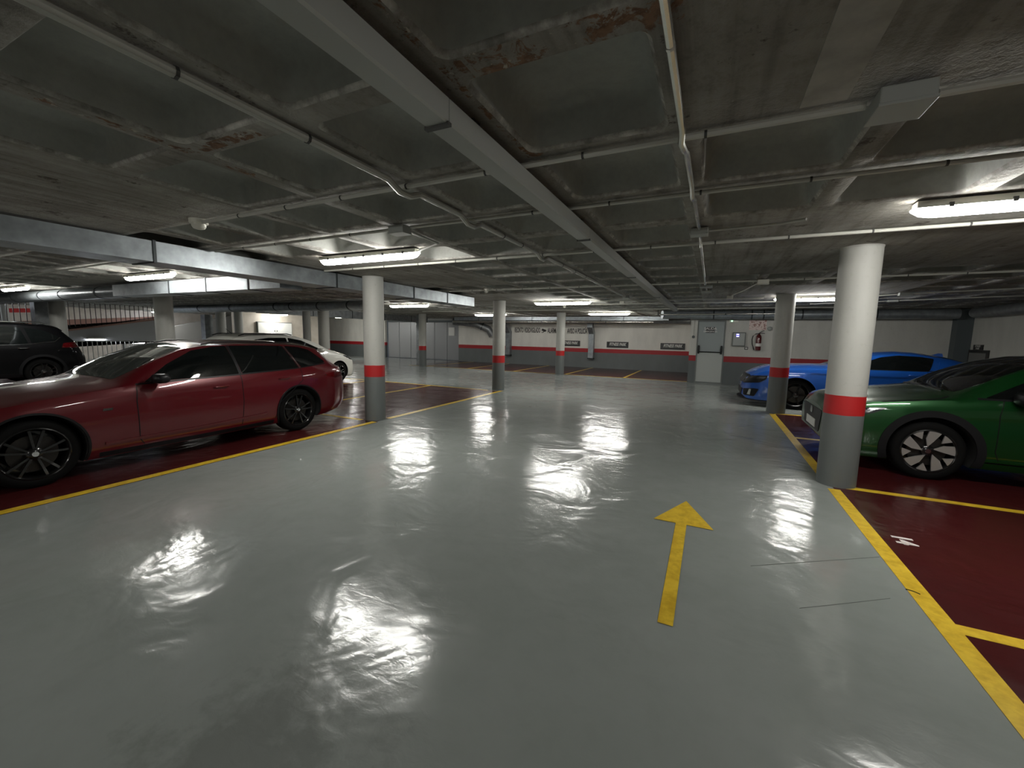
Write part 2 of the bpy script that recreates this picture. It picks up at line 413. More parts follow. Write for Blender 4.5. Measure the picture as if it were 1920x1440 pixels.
# ------------------------------------------------------------------ waffle ceiling
PX, PY, X0, Y0 = .8325, .825, -.18, 2.235
cm = MB()
def solid(i, j): return (i % 8) in (0, 1, 2, 3) and (j % 6) in (2, 3, 4, 5)
i0, i1 = math.floor((-34-X0)/PX), math.ceil((6.5-X0)/PX)
j0, j1 = math.floor((-9-Y0)/PY), math.ceil((21.1-Y0)/PY)
for i in range(i0, i1):
    for j in range(j0, j1):
        xa, xb = X0+PX*i, X0+PX*(i+1); ya, yb = Y0+PY*j, Y0+PY*(j+1)
        cx, cyy = (xa+xb)/2, (ya+yb)/2
        if solid(i, j):
            cm.add([(xa, ya, H), (xb, ya, H), (xb, yb, H), (xa, yb, H)], [(3, 2, 1, 0)], 0); continue
        k = 4 if (cyy < 8 and cx > -9) else 2
        def loop(hx, hy, rad, z):
            pts = []
            for q in range(4):
                sx_, sy_ = (1, 1, -1, -1)[q], (1, -1, -1, 1)[q]
                a0 = (PI/2, 0, -PI/2, -PI)[q]
                for n in range(k+1):
                    a = a0-(PI/2)*n/k
                    pts.append((cx+sx_*(hx-rad)+rad*math.cos(a), cyy+sy_*(hy-rad)+rad*math.sin(a), z))
            return pts
        hx, hy = PX/2-.062, PY/2-.062
        L0 = loop(hx, hy, .055, H); L1 = loop(hx-.016, hy-.016, .06, H+.02); L2 = loop(hx-.045, hy-.045, .07, H+.15); L3 = loop(hx-.09, hy-.09, .06, H+.19)
        o = len(cm.v); n = len(L0)
        outer = []
        for (x, y, z) in L0:
            dx, dy = x-cx, y-cyy; s_ = min(PX/2/abs(dx) if dx else 9e9, PY/2/abs(dy) if dy else 9e9)
            outer.append((cx+dx*s_, cyy+dy*s_, H))
        for L in (L0, L1, L2, L3): cm.v += L
        for b in range(3):
            for q in range(n):
                cm.face((o+b*n+q, o+b*n+(q+1) % n, o+(b+1)*n+(q+1) % n, o+(b+1)*n+q), 1 if b else 2)
        cm.face([o+3*n+q for q in range(n)], 1)
        # rib underside: four trapezoids with the rounded corners
        cs = [(xb, yb, H), (xb, ya, H), (xa, ya, H), (xa, yb, H)]
        co = len(cm.v); cm.v += cs
        for q in range(4):
            for e in range(k): cm.face((co+q, o+q*(k+1)+e+1, o+q*(k+1)+e), 0)
            nx = (q+1) % 4
            cm.face((co+q, co+nx, o+nx*(k+1), o+q*(k+1)+k), 0)
t = NT('pale rib edge'); n = t.noise(t.pos(), 7, 5, .7); t.set(color=t.ramp(n, [(.35, srgb(112, 109, 103)), (.5, srgb(150, 147, 141)), (.68, srgb(196, 194, 187))]), rough=.8); M['ribedge'] = t.m
ceil = cm.build('ceiling', ['slab', 'coffer', 'ribedge'])
for p in ceil.data.polygons: p.use_smooth = p.material_index == 1
ceil.data.set_sharp_from_angle(angle=math.radians(50))
struct(ceil)
t = NT('pale slab strip'); n = t.noise(t.pos(), 8, 4, .6); t.set(color=t.ramp(n, [(.3, srgb(150, 147, 140)), (.7, srgb(176, 173, 166))]), rough=.8)
struct(MB().box((.27, -1.0, H-.004), (.43, 2.2, H+.002)).build('trim_5', t.m))
struct(MB().box((-34, -9, 2.85), (6.7, 21.2, 2.95)).build('ceiling_top', 'slab'))

# ------------------------------------------------------------------ columns
def column(x, y, label, r=.178, ztop=H):
    prof = [(r, 0), (r, .4), (r, .8), (r*1.005, 1.4), (r, 2.0), (r, ztop-.02), (r*1.02, ztop-.008), (r*1.03, ztop+.003)]
    o = MB().lathe(prof, (0, 0, 0), 'z', 40).build('concrete_column', 'colpaint', None, True, (x, y, 0))
    tag(o, label, 'column', 'round concrete columns'); return o
column(1.34, 5.54, 'large round column with red band beside the green car, nearest on the right')
column(1.36, 10.50, 'round column with red band in front of the blue car')
column(-5.42, 5.62, 'round column with red band just behind the tail of the red car')
column(-5.48, 10.56, 'round column with red band standing alone left of the far wall lettering')
column(-5.6, 16.3, 'far slim round column in front of the wall lettering')
column(-12.0, 5.5, 'thick round pale column directly behind the red car roof', .185)
column(-12.0, 10.1, 'round column seen past the nose of the white hatchback')
column(-12.7, 16.4, 'distant round column with red band left of the empty far bays')
column(-18.65, 10.55, 'distant round column beside the vertical metal duct')
column(-18.3, 5.6, 'round column rising behind the roof of the dark suv', .19)
column(-24.9, 6.1, 'farthest left round column behind the dark suv bonnet')
column(-13.1, 10.3, 'slim pale column just left of the one by the white hatchback nose', .13)
column(-5.42, .4-5.0, 'round column behind the viewpoint on the left')
column(1.34, .4-5.0, 'round column behind the viewpoint on the right')
column(-17.7, 10.7, 'small white column right of the vertical metal duct', .15)

# ------------------------------------------------------------------ lamps
def make_lamp():
    r = thing('fluorescent_lamp', 'x', 'ceiling lamp')
    b = MB(); L = .79
    b.prism([(-.055, .03), (.055, .03), (.05, .075), (-.05, .075)], -L+.02, L-.02, 'x')
    b.build('housing', 'white_plastic', r)
    d = MB(); n = 8
    xs = [(-L, .25), (-L+.05, .8), (-L+.12, 1), (L-.12, 1), (L-.05, .8), (L, .25)]
    o = 0
    for x, s_ in xs:
        for k in range(n+1):
            a = PI*k/n
            d.v.append((x, .055*s_*math.cos(a), .03-.06*s_*math.sin(a)))
    for i in range(len(xs)-1):
        for k in range(n): d.face((i*(n+1)+k, i*(n+1)+k+1, (i+1)*(n+1)+k+1, (i+1)*(n+1)+k))
        d.face((i*(n+1), (i+1)*(n+1), (i+1)*(n+1)+n, i*(n+1)+n))
    d.face(range(n+1)); d.face([(len(xs)-1)*(n+1)+k for k in range(n+1)])
    d.build('diffuser', 'emit', r, True)
    for s_ in (-1, 1): MB().box((s_*.5-.015, -.02, .075), (s_*.5+.015, .02, .09)).build('mounting_clip', 'pvc_dark', r)
    for i in range(-2, 3):
        MB().box((i*.3-.012, -.062, .02), (i*.3+.012, -.05, .05)).build('diffuser_clip', 'pvc_dark', r)
    return r
lamp0 = None
LAMPS = [(-3.85, 3.9, 'lit fluorescent lamp over the aisle nearest the red car'),
         (1.98, 3.9, 'lit fluorescent lamp at the right edge above the green car'),
         (-8.9, 3.9, 'lit fluorescent lamp above the roof of the red car, left of the long duct'),
         (-15.3, 4.0, 'lit fluorescent lamp at the far left above the dark suv'),
         (-3.7, 10.8, 'lit fluorescent lamp beside the lone middle column'),
         (1.98, 10.9, 'lit fluorescent lamp above the bonnet of the blue car'),
         (-8.9, 10.8, 'lit fluorescent lamp seen right of the column behind the red car'),
         (-3.6, 16.0, 'lit fluorescent lamp right of the slim far column'),
         (-8.9, 16.3, 'lit fluorescent lamp behind the lone middle column'),
         (-15.8, 13.6, 'distant lit fluorescent lamp left of the far grey gate'),
         (-21.6, 15.2, 'lit fluorescent lamp above the white double cabinet'),
         (-25.0, 11.5, 'lit fluorescent lamp over the ramp behind the duct'),
         (-19.4, 17.8, 'distant lit fluorescent lamp by the far left white wall'),
         (-3.85, -3.2, 'added unseen fluorescent lamp behind the viewpoint over the aisle'),  # row behind the camera, added to brighten foreground and ceiling
         (1.98, -3.2, 'added unseen fluorescent lamp behind the viewpoint over the right bays'),
         (-8.9, -3.2, 'added unseen fluorescent lamp behind the viewpoint over the left bays'),]
for x, y, lb in LAMPS:
    if lamp0 is None: lamp0 = make_lamp(); o = lamp0
    else: o = copy_tree(lamp0)
    o.location = (x, y, 2.44); o['label'] = lb; o['group'] = 'fluorescent ceiling lamps'
# upper ramp lights (beyond the railing)
def small_lamp(x, y, z, lb, rz=0, L=.6):
    r = thing('bulkhead_lamp', lb, 'lamp', (x, y, z), rz)
    MB().box((-L/2, -.05, .0), (L/2, .05, .05)).build('housing', 'white_plastic', r)
    MB().blob((0, 0, -.01), (L/2-.02, .045, .03), .5).build('diffuser', 'emit2', r, True)

# ------------------------------------------------------------------ conduits, boxes, tray
def conduit(label, pts, r=.016, mat='pvc', clip=.62, group='ceiling conduits', clipmat='pvc_dark'):
    o = MB().tube(pts, r, 8).build('conduit', mat, None, True); tag(o, label, 'conduit', group)
    pts = [Vector(p) for p in pts]
    seen = 0
    for a, b in zip(pts, pts[1:]):
        L = (b-a).length; n = int(L/clip); d = (b-a).normalized()
        if L < clip: continue
        for k in range(1, n+1):
            p = a+d*(k*L/(n+1)) if n > 1 else (a+b)/2
            if p.y > 8 or p.x < -7 or seen > 12: continue
            MB().tube([p-d*.006, p+d*.006], r*1.18, 8).build('clip', clipmat, o); seen += 1
    return o
zc = H-.028
def jog(x, ys, y0, y1, dz=.043):
    pts = [(x, y0, zc)]
    for y in ys: pts += [(x, y-.16, zc), (x+.0, y-.05, zc-dz), (x, y+.05, zc-dz), (x, y+.16, zc)]
    pts.append((x, y1, zc)); return pts
conduit('thick grey conduit crossing the upper left ceiling and running away beside the cable tray',
        jog(-1.87, (2.24, 3.07, 4.68), -3, 9.9), .021)
conduit('grey conduit across the ceiling nearest the viewpoint, ending at the white detector', [(-4.2, 2.24, zc), (.5, 2.23, zc)], .016)
conduit('grey conduit running right from the upper right junction box', [(.72, 2.23, zc), (6.4, 2.23, zc)], .016)
conduit('second grey conduit across the ceiling, right of the junction box by the lamp', [(-2.5, 3.07, zc), (6.4, 3.06, zc)], .014)
conduit('grey conduit left of the junction box by the lamp', [(-5.5, 3.1, zc), (-2.68, 3.07, zc)], .014)
conduit('pale conduit just behind the nearest lamps, crossing above the large right column', [(-5.5, 4.68, zc), (6.05, 4.62, zc)], .015)
conduit('thin conduit feeding the lamp nearest the red car', [(-2.6, 3.16, zc), (-2.66, 3.7, zc), (-3.1, 3.9, zc-.02)], .011)
conduit('bright steel conduit running away above the painted arrow', [(-.185, -1.5, zc), (-.185, 2.15, zc), (-.19, 2.2, zc-.035), (-.18, 2.3, zc-.035), (-.18, 2.4, zc), (-.175, 2.95, zc), (-.175, 3.02, zc-.03), (-.175, 3.1, zc-.03), (-.17, 3.2, zc), (-.16, 4.05, zc)], .015, 'steel', .7, 'ceiling conduits', 'steel')
conduit('second bright steel conduit beyond the first box above the arrow', [(-.16, 4.2, zc), (-.16, 4.6, zc), (-.16, 4.66, zc-.03), (-.16, 4.8, zc), (-.16, 7.68, zc), (-.16, 7.76, zc-.033), (-.16, 7.86, zc-.033), (-.16, 7.95, zc), (-.15, 9.0, zc)], .013, 'steel', .7, 'ceiling conduits', 'steel')
conduit('short bent conduit end right of the first box above the arrow', [(-.08, 4.13, zc), (.45, 4.1, zc), (.6, 3.98, zc-.01)], .011)
conduit('long grey conduit across the middle ceiling by the round detectors', [(-5.3, 7.8, zc), (.62, 7.8, zc), (6.05, 7.7, zc)], .014)
conduit('slanting conduit from the box above the blue car', [(.66, 7.9, zc), (.5, 9.2, zc), (.3, 10.3, zc)], .012, 'steel')
conduit('thin conduit leading to the lamp above the blue car', [(-4.6, 10.95, zc), (1.0, 10.95, zc)], .013)
conduit('thin conduit just beyond the lamp above the blue car', [(-4.6, 12.0, zc), (3.3, 12.0, zc)], .013)
conduit('upper of two bent conduits right of the large column', [(2.4, 11.6, zc), (3.3, 10.6, zc), (6.05, 9.4, zc)], .013)
conduit('lower of two bent conduits right of the large column', [(2.2, 12.9, zc), (3.6, 12.3, zc), (6.05, 11.15, zc)], .013)
conduit('thin conduit along the ceiling left of the long duct', [(-12, 3.2, zc), (-6.3, 3.0, zc)], .013)
conduit('thin conduit beyond the far lamps', [(-11, 14.2, zc), (4, 14.2, zc)], .013)
def jbox(x, y, label, s=(.09, .06, .04), z=None, name='junction_box', mat='boxplastic'):
    z = H-s[2] if z is None else z
    r = thing(name, label, 'junction box', (x, y, z), 0, 'ceiling junction boxes')
    MB().box((-s[0], -s[1], -s[2]), (s[0], s[1], s[2]*.6)).build('body', mat, r, bevel=.006)
    MB().box((-s[0]*1.04, -s[1]*1.04, -s[2]-.008), (s[0]*1.04, s[1]*1.04, -s[2]+.004)).build('lid', mat, r, bevel=.003)
    return r
jbox(.60, 2.2, 'large square junction box under the ceiling at upper right', (.085, .085, .04))
jbox(-2.6, 3.04, 'junction box above the lamp nearest the red car', (.085, .06, .04))
jbox(-.16, 4.12, 'junction box on the steel conduit above the arrow', (.07, .06, .03))
jbox(.68, 7.8, 'pale junction box at the end of the slanting conduit', (.08, .06, .04), mat='white_plastic')
jbox(-.15, 8.3, 'small box on the steel conduit, nearer of the far two', (.1, .05, .025))
jbox(-.15, 9.2, 'small box at the far end of the steel conduit', (.09, .05, .025))
jbox(.3, 10.35, 'lit end box by the lamp above the blue car', (.06, .05, .04), mat='white_plastic')
jbox(3.3, 10.55, 'box on the upper bent conduit right of the large column', (.1, .05, .03))
jbox(3.62, 12.25, 'box on the lower bent conduit right of the large column', (.09, .05, .025))
jbox(2.15, 9.9, 'small box peeking out beside the large right column', (.06, .05, .03))
jbox(-1.85, 9.95, 'small box at the far end of the thick conduit', (.07, .05, .03))
jbox(-2.2, 11.31, 'bright small box at the right end of the lamp by the middle column', (.06, .05, .03), mat='white_plastic')
def detector(x, y, label, r=.05):
    t_ = thing('smoke_detector', label, 'detector', (x, y, H), 0, 'round ceiling detectors')
    MB().lathe([(r*.9, -.04), (r*1.02, -.035), (r*1.05, 0)], (0, 0, 0)).build('base', 'white_plastic', t_, True)
    MB().lathe([(r*.3, -.085), (r*.62, -.078), (r*.78, -.06), (r*.8, -.04)], (0, 0, 0)).build('sensor_head', 'white_plastic', t_, True)
dt = detector(-4.2, 2.24, 'white detector on the ceiling above the long duct at left', .07)
detector(-4.36, 7.79, 'round white detector above the lone middle column')
detector(-4.2, 12.5, 'tiny round detector above the slim far column')
# cable tray
tr = thing('cable_tray', 'long grey metal cable tray running away across the ceiling', 'cable tray')
xa, xb = -1.11, -1.0
for ya, yb in ((-3, 1.47), (1.47, 3.6), (3.6, 6.0), (6.0, 9.0), (9.0, 13.7)):
    MB().prism([(xa, 2.395), (xa+.008, 2.387), (xb-.008, 2.387), (xb, 2.395), (xb, 2.480), (xa, 2.480)], ya+.002, yb-.002, 'y').build('tray_section', 'tray', tr)
for y in (1.47, 3.6, 6.0, 9.0):
    MB().box((xa-.004, y-.012, 2.378), (xb+.003, y+.012, 2.392)).build('joint_cover', 'pvc_dark', tr)
for y in (-1, .6, 1.75, 3.5, 5.2, 7, 8.6, 10.2, 12, 13.5): MB().box((-1.07, y-.03, 2.478), (-1.04, y+.03, 2.532)).build('hanger', 'flange', tr)

# ------------------------------------------------------------------ ducts
def rect_duct(label, a, b, w_, h_, z, joints, mat='galv', name='air_duct'):
    # a,b: (x,y) centre line, bottom z
    r = thing(name, label, 'air duct', (0, 0, 0), 0, 'metal air ducts')
    a = Vector((a[0], a[1], 0)); b = Vector((b[0], b[1], 0)); d = (b-a); L = d.length; d.normalize(); s_ = Vector((-d.y, d.x, 0))
    ts = [0]+sorted(joints)+[L]
    def slab(p, q, ex):
        vs = []
        for tt in (p, q):
            for (u, v) in ((-w_/2-ex, z-ex), (w_/2+ex, z-ex), (w_/2+ex, z+h_+ex), (-w_/2-ex, z+h_+ex)):
                P = a+d*tt+s_*u; vs.append((P.x, P.y, v))
        return vs
    F6 = [(3, 2, 1, 0), (4, 5, 6, 7), (0, 1, 5, 4), (1, 2, 6, 5), (2, 3, 7, 6), (3, 0, 4, 7)]
    for p, q in zip(ts, ts[1:]): MB().add(slab(p+.003, q-.003, 0), F6).build('duct_section', mat, r)
    for tt in joints: MB().add(slab(tt-.014, tt+.014, .010), F6).build('joint_band', 'flange', r)
    return r
def round_duct(label, pts, rad, joints=(), mat='galv', name='round_duct', ry=None):
    r = thing(name, label, 'air duct', (0, 0, 0), 0, 'metal air ducts')
    MB().tube(pts, rad, 20, ry=ry).build('duct_section', mat, r, True)
    P = [Vector(p) for p in pts]
    for (i, tt) in joints:
        d = (P[i+1]-P[i]); c = P[i]+d*tt; d.normalize()
        MB().tube([c-d*.02, c+d*.02], rad*1.05, 20, ry=ry*1.05 if ry else None).build('joint_band', 'flange', r, True)
    return r
rect_duct('long flat galvanised duct running away above the red car', (-5.78, -4), (-5.78, 9.3), .46, .22, 2.285, [4.0+.6, 4+2.5, 4+4.95, 4+6.9, 4+8.1])
rect_duct('flat bright galvanised duct crossing behind the long one at left', (-11.6, 4.62), (-6.2, 4.62), .4, .23, 2.24, [2.2, 3.4, 4.6])
round_duct('oval shiny galvanised duct continuing left past the thick column', [(-19.5, 4.66, 2.355), (-15.4, 4.66, 2.36), (-11.6, 4.64, 2.355)], .2, [(0, .5), (0, .93), (1, .25), (1, .75)], ry=.135)
round_duct('oval duct crossing far behind the red car roof', [(-19.5, 9.2, 2.36), (-14, 9.2, 2.36), (-8.95, 9.2, 2.36)], .22, [(0, .4), (0, .75), (1, .2), (1, .35), (1, .6), (1, .85)], ry=.145)
rect_duct('dull duct running away beyond the thick column', (-14.6, 9.6), (-14.6, 19), .5, .3, 2.2, [2, 4, 6, 8], 'galv2')
rect_duct('long bright rectangular duct along the far wall above the lettering', (-12.6, 19.2), (-1.7, 19.2), .4, .17, 2.335, [3.0, 6.0, 9.0])
pp_ = round_duct('thin steel pipe under the bright far duct', [(-12.6, 18.9, 2.26), (-2.3, 18.9, 2.26)], .04, [(0, .5), (0, .8)], 'steel')
for x in (-11, -8, -4.6): MB().box((x-.01, 18.89, 2.29), (x+.01, 18.91, H)).build('hanger', 'flange', pp_)
round_duct('thick dark duct against the far wall just above the lettering', [(-11.5, 20.2, 2.36), (-.9, 20.2, 2.36)], .12, [(0, .4), (0, .7)], 'galv2')
for x, lb in ((-10.2, 'vertical sheet metal duct on the far wall left of the lettering'), (-5.5, 'vertical sheet metal duct on the far wall right of the lettering')):
    r = thing('duct_drop', lb, 'air duct', (0, 0, 0), 0, 'metal air ducts')
    b = MB(); hw = .13
    prof = [(20.35, 2.38), (20.35, 2.05), (20.72, 1.72), (20.72, .5)]
    prof2 = [(20.62, 2.38), (20.62, 2.12), (20.97, 1.8), (20.97, .5)]
    n = len(prof); vs = []
    for (y, z) in prof: vs += [(x-hw, y, z), (x+hw, y, z)]
    for (y, z) in prof2: vs += [(x-hw, y, z), (x+hw, y, z)]
    fs = []
    for i in range(n-1):
        fs += [(2*i, 2*i+1, 2*i+3, 2*i+2), (2*n+2*i, 2*n+2*i+2, 2*n+2*i+3, 2*n+2*i+1), (2*i, 2*i+2, 2*n+2*i+2, 2*n+2*i), (2*i+1, 2*n+2*i+1, 2*n+2*i+3, 2*i+3)]
    fs += [(0, 2*n, 2*n+1, 1), (2*n-2, 2*n-1, 4*n-1, 4*n-2)]
    b.add(vs, fs); b.build('duct_section', 'galv', r)
    MB().box((x-hw-.02, 20.68, .46), (x+hw+.02, 20.98, .52)).build('end_flange', 'flange', r)
round_duct('large round galvanised duct along the wall above the exit door', [(-1.6, 15.35, 2.38), (-1.3, 15.5, 2.38), (-.6, 15.55, 2.38), (3.5, 15.55, 2.38), (6.05, 15.6, 2.38)], .14, [(2, .15), (2, .42), (2, .5), (2, .75), (3, .3)])
round_duct('thin steel pipe in front of the round duct above the exit door', [(-1.9, 15.1, 2.37), (2.2, 15.1, 2.385)], .022, [(0, .05), (0, .55), (0, .95)], 'steel', 'steel_pipe')
for x in (-1.7, .3, 2.1): MB().box((x-.008, 15.092, 2.395), (x+.008, 15.108, H)).build('hanger', 'flange', bpy.data.objects['steel_pipe'])
round_duct('dull round duct along the right wall behind the green car', [(6.25, 15.3, 2.39), (6.25, 12, 2.39), (6.25, 4, 2.39)], .13, [(1, .2), (1, .5)], 'galv2')
round_duct('thick round duct bending down beside the far wall red stripe', [(-13.3, 20.0, 2.32), (-12.0, 20.3, 2.2), (-11.35, 20.6, 1.9), (-11.2, 20.75, 1.55)], .2, [(1, .5)], 'galv2')
rect_duct('dark vertical duct beside the distant column', (-19.35, 10.3), (-19.05, 10.3), .3, 2.2, .0, [], 'galv2', 'vertical_duct')
rect_duct('dark vertical duct left of the column behind the dark suv', (-19.45, 5.5), (-19.1, 5.5), .3, 2.4, .0, [], 'galv2', 'vertical_duct')
rect_duct('grey vertical pipe casing left of the far gate column', (-13.25, 16.7), (-13.05, 16.7), .18, 2.5, .0, [], 'galv2', 'vertical_duct')

# ------------------------------------------------------------------ far wall writing and signs
YW = 20.985
def fit(o, x0, x1):
    xs = [v.co.x for v in o.data.vertices]; a, b = min(xs), max(xs)
    for v in o.data.vertices: v.co.x = x0+(v.co.x-a)*(x1-x0)/(b-a)
    return o
tag(fit(text('wall_lettering', 'RECINTO VIDEOVIGILADO', .37, 'wallink', None, facing_minus_y(-9.1, YW, 1.875), 0, .001, bold=.008), -9.9, -8.38), 'worn black stencilled words recinto videovigilado on the far white wall', 'lettering')
tag(fit(text('wall_lettering', 'ALARMA 24H', .37, 'wallink', None, facing_minus_y(-6.68, YW, 1.862), 0, .001, bold=.008), -7.96, -7.1), 'worn black stencilled word alarma on the far wall, partly behind the slim column', 'lettering')
tag(fit(text('wall_lettering', 'AVISO A POLICÍA', .37, 'wallink', None, facing_minus_y(-5.05, YW, 1.855), 0, .001, bold=.008), -6.86, -5.78), 'black stencilled words aviso a policía on the far wall right of the slim column', 'lettering')
cam_ic = MB()
for poly in ([(-.14, .03), (.06, -.05), (.12, .06), (-.09, .13)], [(.08, -.04), (.15, 0), (.13, .05), (.09, .03)], [(-.13, -.09), (-.02, -.09), (.02, -.02), (-.02, -.01), (-.05, -.06), (-.13, -.06)]):
    cam_ic.prism([(-8.17+a, 1.85+b) for a, b in poly], YW-.002, YW, 'y')
tag(cam_ic.build('camera_symbol', 'wallink'), 'small stencilled security camera symbol between the words on the far wall', 'symbol')
def fitness(x0, x1, z0, z1, lb, y=YW):
    o = tag(MB().box((x0, y-.02, z0), (x1, y, z1)).build('gym_sign', 'signblack'), lb, 'sign', 'black gym signs on the far wall')
    text('lettering', 'FITNESS PARK', .2*(x1-x0)/1.08, 'signwhite', o, facing_minus_y((x0+x1)/2, y-.022, (z0+z1)/2+.02), .3, .001, sx=.66, bold=.006)
fitness(-7.22, -6.14, 1.08, 1.37, 'black gym sign half hidden behind the slim far column')
fitness(-4.75, -3.68, 1.06, 1.36, 'black gym sign in the middle of the far wall')
fitness(-2.18, -1.09, 1.05, 1.35, 'black gym sign nearest the exit door end of the far wall')
# right wall sign pair
o = tag(MB().box((6.47, 14.98, 1.02), (6.5, 15.95, 1.41)).build('bay_sign', 'signblack'), 'wide dark sign board low on the right wall behind the green car', 'sign')
MB().box((6.466, 15.08, 1.08), (6.47, 15.85, 1.33)).build('sign_panel', simple('sign dark print', srgb(120, 120, 118), .5), o)
o = tag(MB().box((6.47, 15.28, 1.415), (6.5, 15.7, 1.55)).build('bay_sign', 'signblack'), 'small dark sign on top of the wide one on the right wall', 'sign')
for i, s_ in enumerate(('FITNESS', 'PARK')):
    text('lettering', s_, .07, 'signwhite', o, Matrix.Translation((6.467, 15.49, 1.51-.065*i)) @ Matrix.Rotation(-PI/2, 4, 'Z') @ Matrix.Rotation(PI/2, 4, 'X'), .3, .001)

# items on the door wall (y = 16.2)
YD = 16.2
r = thing('control_panel', 'grey wall cabinet with a small blue display beside the exit door', 'control panel', (.84, YD, 1.58))
MB().box((-.2, -.12, -.24), (.2, 0, .24)).build('body', 'frame', r, bevel=.02)
MB().box((-.17, -.127, -.2), (.17, -.118, .21)).build('cover', 'boxplastic', r, bevel=.01)
MB().box((-.09, -.134, .08), (.0, -.126, .19)).build('display', 'blueled', r)
for z in (.17, .10): MB().box((-.08, -.138, z-.009), (-.01, -.133, z+.009)).build('display_line', 'whiteled', r)
r = thing('fire_extinguisher', 'dark red fire extinguisher hanging on the wall right of the grey panel', 'fire extinguisher', (1.42, YD-.13, 1.22))
MB().lathe([(.06, 0), (.078, .012), (.082, .03), (.082, .43), (.07, .49), (.035, .53), (.025, .55)], (0, 0, 0), 'z', 24).build('cylinder', 'extred', r, True)
MB().lathe([(.0835, .14), (.0835, .24)], (0, 0, 0), 'z', 24).build('label', 'signwhite', r, True)
MB().tube([(-.02, 0, .55), (.02, -.02, .58)], .022, 10).build('valve', 'black', r, True)
MB().tube([(.0, 0, .58), (.06, -.02, .63), (.14, -.03, .66)], .011, 6).tube([(0, 0, .57), (.08, -.02, .585), (.16, -.03, .57)], .011, 6).build('lever', 'black', r, True)
MB().tube([(-.02, 0, .56), (-.1, 0, .55), (-.17, 0, .48), (-.19, 0, .36), (-.17, 0, .2), (-.13, 0, .08), (-.11, 0, .02)], .014, 8).build('hose', 'black', r, True)
MB().box((-.03, .05, .3), (.03, .13, .36)).build('wall_bracket', 'black', r)
o = tag(MB().box((1.03, YD-.02, 1.24), (1.14, YD, 1.33)).build('wall_switch', 'signblack'), 'small black framed plate between panel and extinguisher', 'plate')
MB().box((1.05, YD-.026, 1.265), (1.12, YD-.02, 1.305)).build('plate_face', 'signwhite', o)
o = tag(MB().box((1.12, YD-.02, 1.9), (1.62, YD, 2.24)).build('wall_notice', 'notice'), 'faded red and white notice high on the wall above the extinguisher', 'notice')
r = thing('emergency_light', 'small emergency light with a green lamp right above the exit door frame', 'emergency light', (.62, YD-.05, 2.2))
MB().box((-.12, 0, -.05), (.16, .05, .04)).build('body', 'white_plastic', r, bevel=.008)
MB().blob((-.03, -.005, .0), (.02, .012, .015)).build('green_lamp', 'greenled', r, True)
r = thing('push_button', 'round grey button at the end of a thin conduit left of the exit door', 'button', (-.585, YD, 1.64))
MB().tube([(0, 0, 0), (0, -.035, 0)], .05, 16).build('button_body', 'darkpillar', r, True)
MB().tube([(0, -.015, .05), (0, -.015, .7)], .008, 6).build('feed_conduit', 'pvc', r)
r = thing('wall_siren', 'small grey alarm siren on the wall beside the column by the blue car', 'siren', (1.72, YD, 1.95))
MB().blob((0, -.07, 0), (.07, .07, .07), .9).build('siren_body', 'boxplastic', r, True)
MB().box((-.04, -.05, .06), (.05, 0, .09)).build('siren_bracket', 'signwhite', r)
# ------------------------------------------------------------------ left background: ramp, railings, cabinets, gate
def slopeface(name, pts, x0, x1, mat):
    o = MB().prism(pts, x0, x1, 'x').build(name, mat); return o
zr = lambda y: 1.44+.19*(y-7.08)
struct(slopeface('wall_ramp', [(2.0, 1.02), (10.2, 1.02), (10.2, zr(10.2)), (2.0, zr(2.0))], -22.3, -22.05, 'rampgrey'))
struct(slopeface('trim_2', [(2.0, zr(2)+.0), (10.2, zr(10.2)), (10.2, zr(10.2)+.06), (2.0, zr(2)+.06)], -22.34, -22.0, 'terracotta'))
zr2 = lambda y: 1.69+.24*(y-12.22)
struct(slopeface('wall_ramp_far', [(10.2, 0), (15.5, 0), (15.5, zr2(15.5)), (10.2, zr2(10.2))], -26.3, -26.05, 'rampgrey'))
struct(MB().box((-28.6, -2, 0), (-28.4, 16, 3.2)).build('wall_ramp_back', 'cream'))
struct(slopeface('trim_3', [(3.0, 1.4), (13, 2.3), (13, 2.0), (3, 1.1)], -28.4, -28.37, 'terracotta'))
struct(slopeface('trim_4', [(6.3, 2.12), (7.9, 2.22), (7.9, 2.40), (6.3, 2.30)], -28.38, -28.34, simple('red wall band', srgb(190, 40, 40), .5)))
rr_ = thing('railing', 'dark vertical bar railing climbing along the ramp at far left', 'railing')
MB().tube([(-22.15, 3, zr(3)+.1), (-22.15, 10.15, zr(10.15)+.1)], .02, 6).build('bottom_rail', 'rail', rr_)
MB().tube([(-22.15, 3, zr(3)+1.2), (-22.15, 10.15, zr(10.15)+1.2)], .02, 6).build('top_rail', 'rail', rr_)
y = 3.05
while y < 10.15:
    MB().box((-22.16, y-.009, zr(y)+.04), (-22.14, y+.009, min(2.52, zr(y)+1.2))).build('baluster', 'rail', rr_); y += .155
rr_ = thing('railing', 'pale lower railing lit from behind, seen over the red car bonnet', 'railing')
MB().tube([(-21.2, 5.0, 1.06), (-21.2, 13, 1.06)], .022, 6).build('top_rail', 'rail_pale', rr_)
MB().tube([(-21.2, 5.0, .14), (-21.2, 13, .14)], .022, 6).build('bottom_rail', 'rail_pale', rr_)
y = 5.1
while y < 13:
    MB().box((-21.212, y-.01, .14), (-21.188, y+.01, 1.06)).build('baluster', 'rail_pale', rr_); y += .14
MB().box((-21.22, 8.98, 0), (-21.18, 9.02, 1.06)).build('post', 'rail', rr_)
small_lamp(-22.0, 7.75, 1.12, 'small bright lamp just right of the dark suv tail', PI/2, .5)
small_lamp(-24.9, 5.0, 2.475, 'added unseen strip lamp lighting the wall behind the ramp', PI/2, 1.2)  # added out of view to light the cream wall
